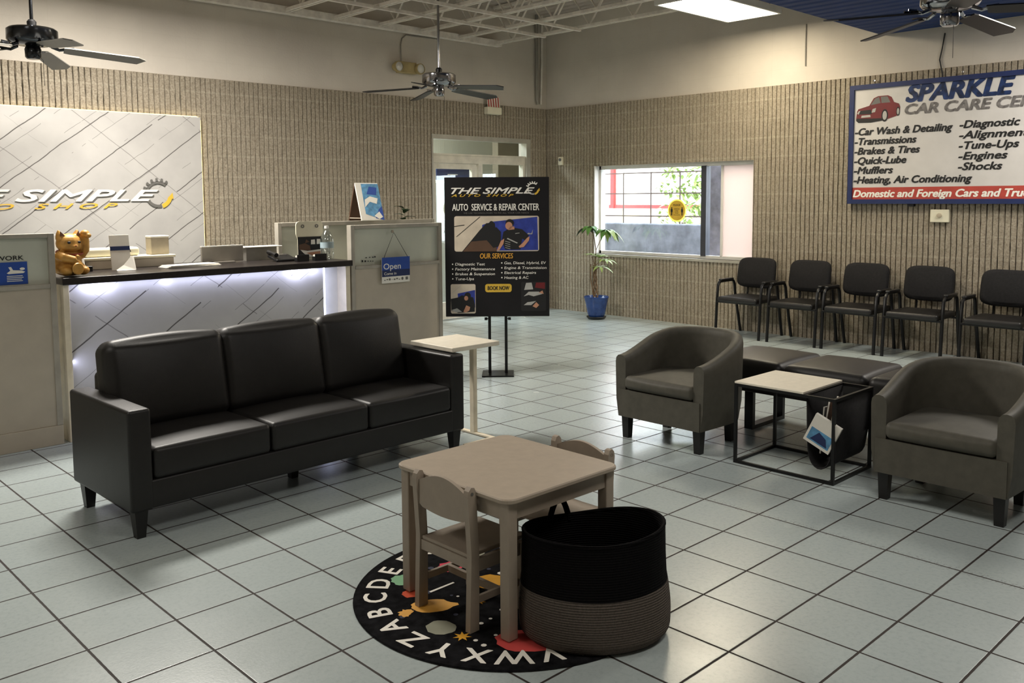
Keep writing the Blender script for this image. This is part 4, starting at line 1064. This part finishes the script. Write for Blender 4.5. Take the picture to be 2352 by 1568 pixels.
# ------------------------------------------------------------------ wire frame side table with sling and magazines
t = thing('frame_table', 'black wire frame table with white top between the tub chairs', 'side table', (4.325, 2.095, 0))
FX, FY, FZ = .448, .595, .455; r = .008
mb = MB()
for x in (r, FX-r):
    for y in (r, FY-r): mb.box(x-r, x+r, y-r, y+r, 0, FZ)
for z in (r, FZ-r):
    for x in (r, FX-r): mb.box(x-r, x+r, 2*r, FY-2*r, z-r, z+r)
    for y in (r, FY-r): mb.box(2*r, FX-2*r, y-r, y+r, z-r, z+r)
mb.box(2*r, FX-2*r, .165, .181, FZ-2*r, FZ)
obj('frame', mb, 'blackmetal', t)
obj('table_top', MB().rbox(.001, FX-.001, .178, FY-.001, FZ, FZ+.012, .002), 'whitetop', t)
prof = [(.17, FZ-.01), (.165, .30), (.158, .16), (.149, .118), (.135, .09), (.118, .073), (.10, .065), (.078, .066), (.06, .075), (.043, .093), (.03, .12), (.014, .22), (.008, FZ-.01)]
vs = []; 
for y, z in prof: vs += [(.02, y, z), (FX-.02, y, z)]
o = obj('sling', MB().put(vs, [(2*i, 2*i+1, 2*i+3, 2*i+2) for i in range(len(prof)-1)]), 'blackfab', t, True, 180)
s_ = o.modifiers.new('cloth', 'SOLIDIFY'); s_.thickness = .006
GM = 'magazines in the sling of the frame table'
def magazine(label, loc, rot, w_, h_, th, cover, pic):
    t = thing('magazine', label, 'magazine', loc, 0, GM); t.rotation_euler = rot
    obj('pages', MB().box(-w_/2, w_/2, -th/2, th/2, -h_/2, h_/2), 'paper', t)
    mb = MB(); mb.box(-w_/2, w_/2, -th/2-.0015, -th/2, -h_/2, h_/2); mb.box(-w_/2, w_/2, th/2, th/2+.0015, -h_/2, h_/2); obj('cover', mb, cover, t)
    mb = F(); pl = Plane((-w_/2, -th/2-.002, -h_/2), (1, 0, 0), (0, 0, 1)); rect(mb, pl, .08*w_, .92*w_, .10*h_, .55*h_, .0); mb.mi(1); pgon(mb, pl, [(.2*w_, .15*h_), (.4*w_, .5*h_), (.7*w_, .4*h_), (.85*w_, .15*h_)], .0006)
    obj('cover_print', mb, pic, t)
magazine('pale magazine with blue picture sticking out of the black sling', (4.338, 2.165, .262), Euler((math.radians(4), math.radians(26), math.radians(-84))), .15, .165, .018, 'paper', ['inksky', 'inknavy'])
magazine('brown magazine behind the pale one in the black sling', (4.49, 2.188, .275), Euler((math.radians(3), math.radians(14), math.radians(4))), .19, .25, .008, 'inkbrown', ['inkgrey', 'inkcream'])
magazine('folded pink white magazine at the top of the black sling', (4.50, 2.148, .30), Euler((math.radians(-3), math.radians(30), math.radians(-4))), .18, .22, .006, 'inkcream', ['inkskin', 'inkbrown'])
magazine('dark low magazine at the bottom of the black sling', (4.53, 2.21, .25), Euler((math.radians(2), math.radians(4), math.radians(2))), .24, .25, .007, 'inkgrey', ['inkbrown', 'ink'])

# ------------------------------------------------------------------ backless bench
t = thing('bench', 'black leather backless bench with cushions behind the frame table', 'bench', (5.0, 1.70, 0))
BL, BD = 1.62, .57
for i in range(3):
    y0 = i*BL/3; obj('seat_cushion', MB().rbox(0, BD, y0+.002, y0+BL/3-.002, .30, .455, .045, 4, 8, (.0, .004, .022)), 'leather', t, True, 80)
obj('seat_frame', MB().rbox(.02, BD-.02, .02, BL-.02, .245, .305, .008), 'blackwood', t)
for y in (.26, 1.32):
    mb = MB(); mb.box(.03, .06, y-.03, y+.03, 0, .246).box(BD-.16, BD-.13, y-.03, y+.03, 0, .246).box(.06, BD-.16, y-.03, y+.03, 0, .025)
    obj('leg', mb, 'blackmetal', t)

# ------------------------------------------------------------------ row of wall chairs
def wall_chair(label, loc):
    t = thing('guest_chair', label, 'chair', loc, 0, 'black guest chairs along the right wall')
    W = .262
    obj('seat', MB().rbox(.0, .47, -.235, .235, .375, .43, .022, 4, 6, (0, 0, .014)), 'blackplastic' if 0 else 'leather', t, True, 80)
    mb = MB(); mb.T = Matrix.Translation((.405, 0, .52)) @ Matrix.Rotation(math.radians(10), 4, 'Y')
    # rounded back pad, wider at the middle
    n = 36; out = []
    for k in range(n):
        a = 2*PI*k/n; c, s_ = math.cos(a), math.sin(a); e = .42
        out.append((math.copysign(abs(c)**e, c)*.225*(1-.04*s_), math.copysign(abs(s_)**e, s_)*.165+.155))
    vs = []; rings = ((.0, .86), (-.018, .97), (0.0, 1.0), (.032, 1.0), (.045, .95))
    lay = [(-.026, .80), (-.020, .93), (-.006, 1.0), (.022, 1.0), (.034, .94)]
    for dx, sc in lay:
        for (y, z) in out: vs.append((dx+.035*(y/.225)**2*-1+.0, y*sc, (z-.155)*sc+.155))
    m = len(lay); fs = [(i*n+k, i*n+(k+1) % n, (i+1)*n+(k+1) % n, (i+1)*n+k) for i in range(m-1) for k in range(n)]
    fs.append(tuple(range(n))); fs.append(tuple((m-1)*n+k for k in reversed(range(n))))
    mb.put(vs, fs)
    bk = obj('backrest', mb, 'blackfab', t, True, 60)
    mb = MB(); mb.T = Matrix.Translation((.405, 0, .52)) @ Matrix.Rotation(math.radians(10), 4, 'Y')
    mb.tube([(-.028-.028*(y/.225)**2, y, .185-.012*math.cos(y/.18*PI/2)) for y in [-.15+.3*k/10 for k in range(11)]], .0035, 6); obj('seam', mb, 'ink', bk, True)
    for s in (-1, 1):
        y = s*W
        obj('side_frame', MB().tube([(.02, y, 0), (.045, y, .40), (.062, y, .545), (.085, y, .575), (.12, y, .585), (.33, y, .588), (.365, y, .575), (.385, y, .54), (.405, y, .42), (.51, y*.97, 0)], .0155, 8), 'blackmetal', t, True)
        obj('arm_pad', MB().rbox(.10, .345, y-.022, y+.022, .588, .612, .01, 3), 'blackplastic', t, True)
    for q_ in ([(.03, -W, .372), (.03, W, .372)], [(.41, -W, .372), (.41, W, .372)]): obj('cross_bar', MB().tube(q_, .01, 6), 'blackmetal', t, True)
    for y in (-.12, .12): obj('back_support', MB().tube([(.40, y, .38), (.43, y, .46), (.435, y, .58)], .01, 6), 'blackmetal', t, True)
    return t
cl = ['black guest chair nearest the window, light glinting on its seat', 'second black guest chair from the window', 'third black guest chair from the window',
      'fourth black guest chair from the window', 'fifth black guest chair from the window, half out of the photo']
ch = wall_chair(cl[0], (8.205, 5.10, 0))
for lab, y in zip(cl[1:], (4.48, 3.885, 3.28, 2.60)): dup(ch, (8.205, y, 0), 0, lab, 'black guest chairs along the right wall')

# ------------------------------------------------------------------ children's table and chairs
t = thing('play_table', "taupe children's wooden table standing on the alphabet rug", 'table', (1.965, 2.065, 0))
TW, TD = .585, .625
pts = []
for (cx, cy, a0) in ((TW-.045, .045, -90), (TW-.045, TD-.045, 0), (.045, TD-.045, 90), (.045, .045, 180)):
    for k in range(7): a = math.radians(a0+15*k); pts.append((cx+.045*math.cos(a), cy+.045*math.sin(a)))
mb = MB(); n = len(pts); vs = []
for z, ins in ((.487, .004), (.491, 0), (.501, 0), (.505, .004)):
    for (x, y) in pts: vs.append((TW/2+(x-TW/2)*(1-ins/(TW/2)), TD/2+(y-TD/2)*(1-ins/(TD/2)), z))
fs = [(i*n+k, i*n+(k+1) % n, (i+1)*n+(k+1) % n, (i+1)*n+k) for i in range(3) for k in range(n)]+[tuple(reversed(range(n))), tuple(3*n+k for k in range(n))]
obj('table_top', mb.put(vs, fs), 'kidtop', t)
mb = MB(); mb.box(.03, TW-.03, .026, .04, .425, .487).box(.03, TW-.03, TD-.04, TD-.026, .425, .487).box(.026, .04, .04, TD-.04, .425, .487).box(TW-.04, TW-.026, .04, TD-.04, .425, .487)
obj('apron', mb, 'kidwood', t)
for (x, y) in ((.04, .04), (TW-.04, .04), (.04, TD-.04), (TW-.04, TD-.04)):
    obj('leg', MB().rbox(x-.022, x+.022, y-.022, y+.022, .009, .487, .005), 'kidwood', t, True)
def kid_chair(label, loc, rz):
    # faces +x, back at x = 0
    t = thing('child_chair', label, 'chair', loc, rz, "children's chairs at the play table")
    W = .142
    for s in (-1, 1):
        y = s*W; mb = MB()
        mb.poly3([(-.012, y-.012, .008), (.03, y-.012, .008), (.034, y-.012, .27), (.022, y-.012, .50), (.014, y-.012, .517), (.0, y-.012, .52), (-.012, y-.012, .508), (-.016, y-.012, .49), (-.002, y-.012, .28)], (0, 1, 0), .024)
        obj('back_leg', mb, 'kidwood', t)
        obj('front_leg', MB().rbox(.235, .268, y-.012, y+.012, .008, .262, .004), 'kidwood', t)
        obj('side_rail', MB().rbox(.034, .235, y-.009, y+.009, .215, .262, .003), 'kidwood', t)
    mb = MB(); n = 14; pt = [(-W+.012, .40)]+[(-W+.012+(2*W-.024)*k/n, .487+.036*math.sin(PI*k/n)) for k in range(n+1)]+[(W-.012, .40)]+[(W-.012-(2*W-.024)*k/n, .392-.012*math.sin(PI*k/n)) for k in range(1, n)]
    mb.poly3([(-.004, y, z) for y, z in pt], (1, 0, 0), .014); obj('backrest', mb, 'kidwood', t)
    obj('seat', MB().rbox(.006, .285, -W+.013, W-.013, .262, .276, .004), 'kidwood', t)
    obj('back_rail', MB().box(.002, .016, -W+.012, W-.012, .225, .262), 'kidwood', t)
    obj('stretcher', MB().box(.04, .235, -W-.004, -W+.008, .10, .125).box(.04, .235, W-.008, W+.004, .10, .125).box(.13, .145, -W+.008, W-.008, .10, .125), 'kidwood', t)
    mb = MB()
    for s in (-1, 1): mb.lathe([(0, -.001), (.006, -.001), (.006, .001)], 10, (.003, s*(W+.0125), .497), 'y')
    obj('screw_cap', mb, 'inkgrey', t)
    return t
kc = kid_chair("taupe children's chair nearest the camera, its back to the sofa side", (1.945, 2.378, 0), 0)
dup(kc, (2.645, 2.34, 0), PI, "taupe children's chair on the far side of the play table", "children's chairs at the play table")

# ------------------------------------------------------------------ alphabet rug
t = thing('rug', 'round black alphabet rug with planets under the play table', 'rug', (2.282, 2.386, 0))
RR = .597
o = obj('pile', MB().lathe([(0, .0), (RR-.01, .0), (RR, .003), (RR-.004, .007), (0, .0072)], 96), 'rug', t, True)
mb = F(); up_ = Plane((0, 0, .0074), (1, 0, 0), (0, 1, 0))
mb.mi(0)
for k, ch_ in enumerate('ABCDEFGHIJKLMNOPQRSTUVWXYZ'):
    a = math.radians(172-13.846*k); rad = Vector((math.cos(a), math.sin(a), 0)); tan = Vector((math.sin(a), -math.cos(a), 0))
    pl = Plane(Vector((0, 0, .0072))+rad*.472, tan, rad); text(mb, pl, ch_, 0, 0, .084, None, 0, .03, .0006, 'c')
obj('printed_letters', mb, 'inkwhite', t); mb = F()
def blob(k, x, y, ra, rb, rot=0, j=.12, seed=1):
    rq = random.Random(seed); mb.mi(k); n = 22; pts = []
    for i in range(n):
        q_ = 2*PI*i/n; s_ = 1+j*(rq.random()-.5)*2; px, py = ra*s_*math.cos(q_), rb*s_*math.sin(q_)
        pts.append((x+px*math.cos(rot)-py*math.sin(rot), y+px*math.sin(rot)+py*math.cos(rot)))
    pgon(mb, up_, pts, .0004)
blob(1, -.303, .096, .085, .05, -.7, .12, 2); blob(4, -.389, -.053, .05, .055, .2, .06, 3); blob(3, -.011, .094, .07, .08, .3, .14, 4); blob(2, -.235, -.334, .115, .08, -.75, .08, 5)
blob(5, -.241, .35, .05, .055, .2, .15, 6); blob(6, -.30, .236, .035, .035, 0, .12, 7); blob(7, -.033, .319, .05, .05, .1, .12, 8); blob(1, -.411, .121, .03, .025, .5, .25, 9)
blob(3, .28, .25, .08, .07, 0, .1, 10); blob(5, .25, -.15, .07, .07, 0, .1, 11); blob(7, .05, .02, .03, .03, 0, .2, 12); blob(4, .12, .36, .05, .05, 0, .1, 13)
def star(x, y, r_, k=3, n=7):
    mb.mi(k); pgon(mb, up_, [(x+(r_ if i % 2 == 0 else r_*.42)*math.cos(PI*i/n), y+(r_ if i % 2 == 0 else r_*.42)*math.sin(PI*i/n)) for i in range(2*n)], .0005)
star(-.378, -.154, .034); star(-.12, .42, .03); star(.3, .05, .03); star(-.16, .0, .024); star(-.1, -.2, .02, 0); star(.02, .25, .024)
rq = random.Random(4)
for k in range(40):
    a = rq.random()*2*PI; r_ = .45*rq.random()**.5; mb.mi(rq.choice((0, 0, 8, 8))); disc(mb, up_, r_*math.cos(a), r_*math.sin(a), .006+.008*rq.random()*(1), None, .0003, 7)
mb.mi(0); pgon(mb, up_, [(-.26, -.05), (-.20, -.02), (-.198, -.026), (-.258, -.058)], .0005); pgon(mb, up_, [(-.24, .2), (-.12, .2), (-.12, .19), (-.24, .188)], .0005)
obj('printed_pattern', mb, ['inkwhite', 'inkorange', mat('rug_red', (205, 74, 70), .9), mat('rug_yellow', (220, 160, 40), .9), mat('rug_grey', (140, 140, 122), .9), mat('rug_green', (130, 180, 140), .9), mat('rug_orange_red', (206, 80, 44), .9), mat('rug_pink', (214, 60, 84), .9), mat('rug_blue_grey', (50, 54, 74), .9)], t)

# ------------------------------------------------------------------ rope basket
t = thing('rope_basket', 'large black and grey rope basket beside the play table', 'basket', (2.27, 1.957, .0078), math.radians(-36))
def ringpt(a, z):
    base_r = .256*.197/math.sqrt((.197*math.cos(a))**2+(.256*math.sin(a))**2)
    u = z/.40
    r_ = base_r*(1+.035*math.sin(PI*min(1, u*1.9))*(1 if u < .53 else 0)+(-.03*u))
    r_ *= 1+.05*max(0, 1-u*1.4)*max(0, math.cos(a+1.0))
    return r_
def topz(a): return .362+.010*math.sin(a*2+1.2)+.012*math.sin(a+2.3)
def wall(z0f, z1f, n=56, m=18, inner=False):
    vs = []; fs = []
    for i in range(m+1):
        for k in range(n):
            a = 2*PI*k/n; zt = topz(a); z = zt*(z0f+(z1f-z0f)*i/m)
            r_ = ringpt(a, z)-(.009 if inner else 0)
            if not inner and z < .03: r_ *= .93+.07*math.sin(z/.03*PI/2)
            vs.append((r_*math.cos(a), r_*math.sin(a), z))
    for i in range(m):
        for k in range(n): fs.append((i*n+k, i*n+(k+1) % n, (i+1)*n+(k+1) % n, (i+1)*n+k))
    return vs, fs, n, m
mb = MB(); vs, fs, n, m = wall(0, .5); fs.append(tuple(reversed(range(n)))); mb.put(vs, fs); obj('lower_wall', mb, 'basketgrey', t, True, 180)
mb = MB(); vs, fs, n, m = wall(.5, 1.0); v2, f2, n, m = wall(.03, 1.0, inner=True)
b = len(vs); vs = vs+v2; fs = fs+[tuple(reversed([q+b for q in f])) for f in f2]
for k in range(n): fs.append((m*n+k, m*n+(k+1) % n, b+m*n+(k+1) % n, b+m*n+k))
fs.append(tuple(b+k for k in range(n)))
mm = MB(); mm.flat = True; mm.put(vs, fs); obj('upper_wall', mm, 'basketblack', t, True, 180)
mb = MB(); mb.tube([(topq[0], topq[1], topq[2]) for topq in [((ringpt(2*PI*k/56, .38)-.004)*math.cos(2*PI*k/56), (ringpt(2*PI*k/56, .38)-.004)*math.sin(2*PI*k/56), topz(2*PI*k/56)) for k in range(56)]], .0065, 8, True); obj('rim', mb, 'basketblack', t, True)
for a in (math.radians(116),):
    pts = []
    for k in range(13):
        u = k/12; aa = a+(u-.5)*.40; r_ = ringpt(aa, .38)-.002; pts.append((r_*math.cos(aa), r_*math.sin(aa), topz(aa)-.02+.085*math.sin(PI*u)**.8))
    mb = MB(); mb.tube(pts, .011, 8); obj('handle', mb, 'basketblack', t, True)
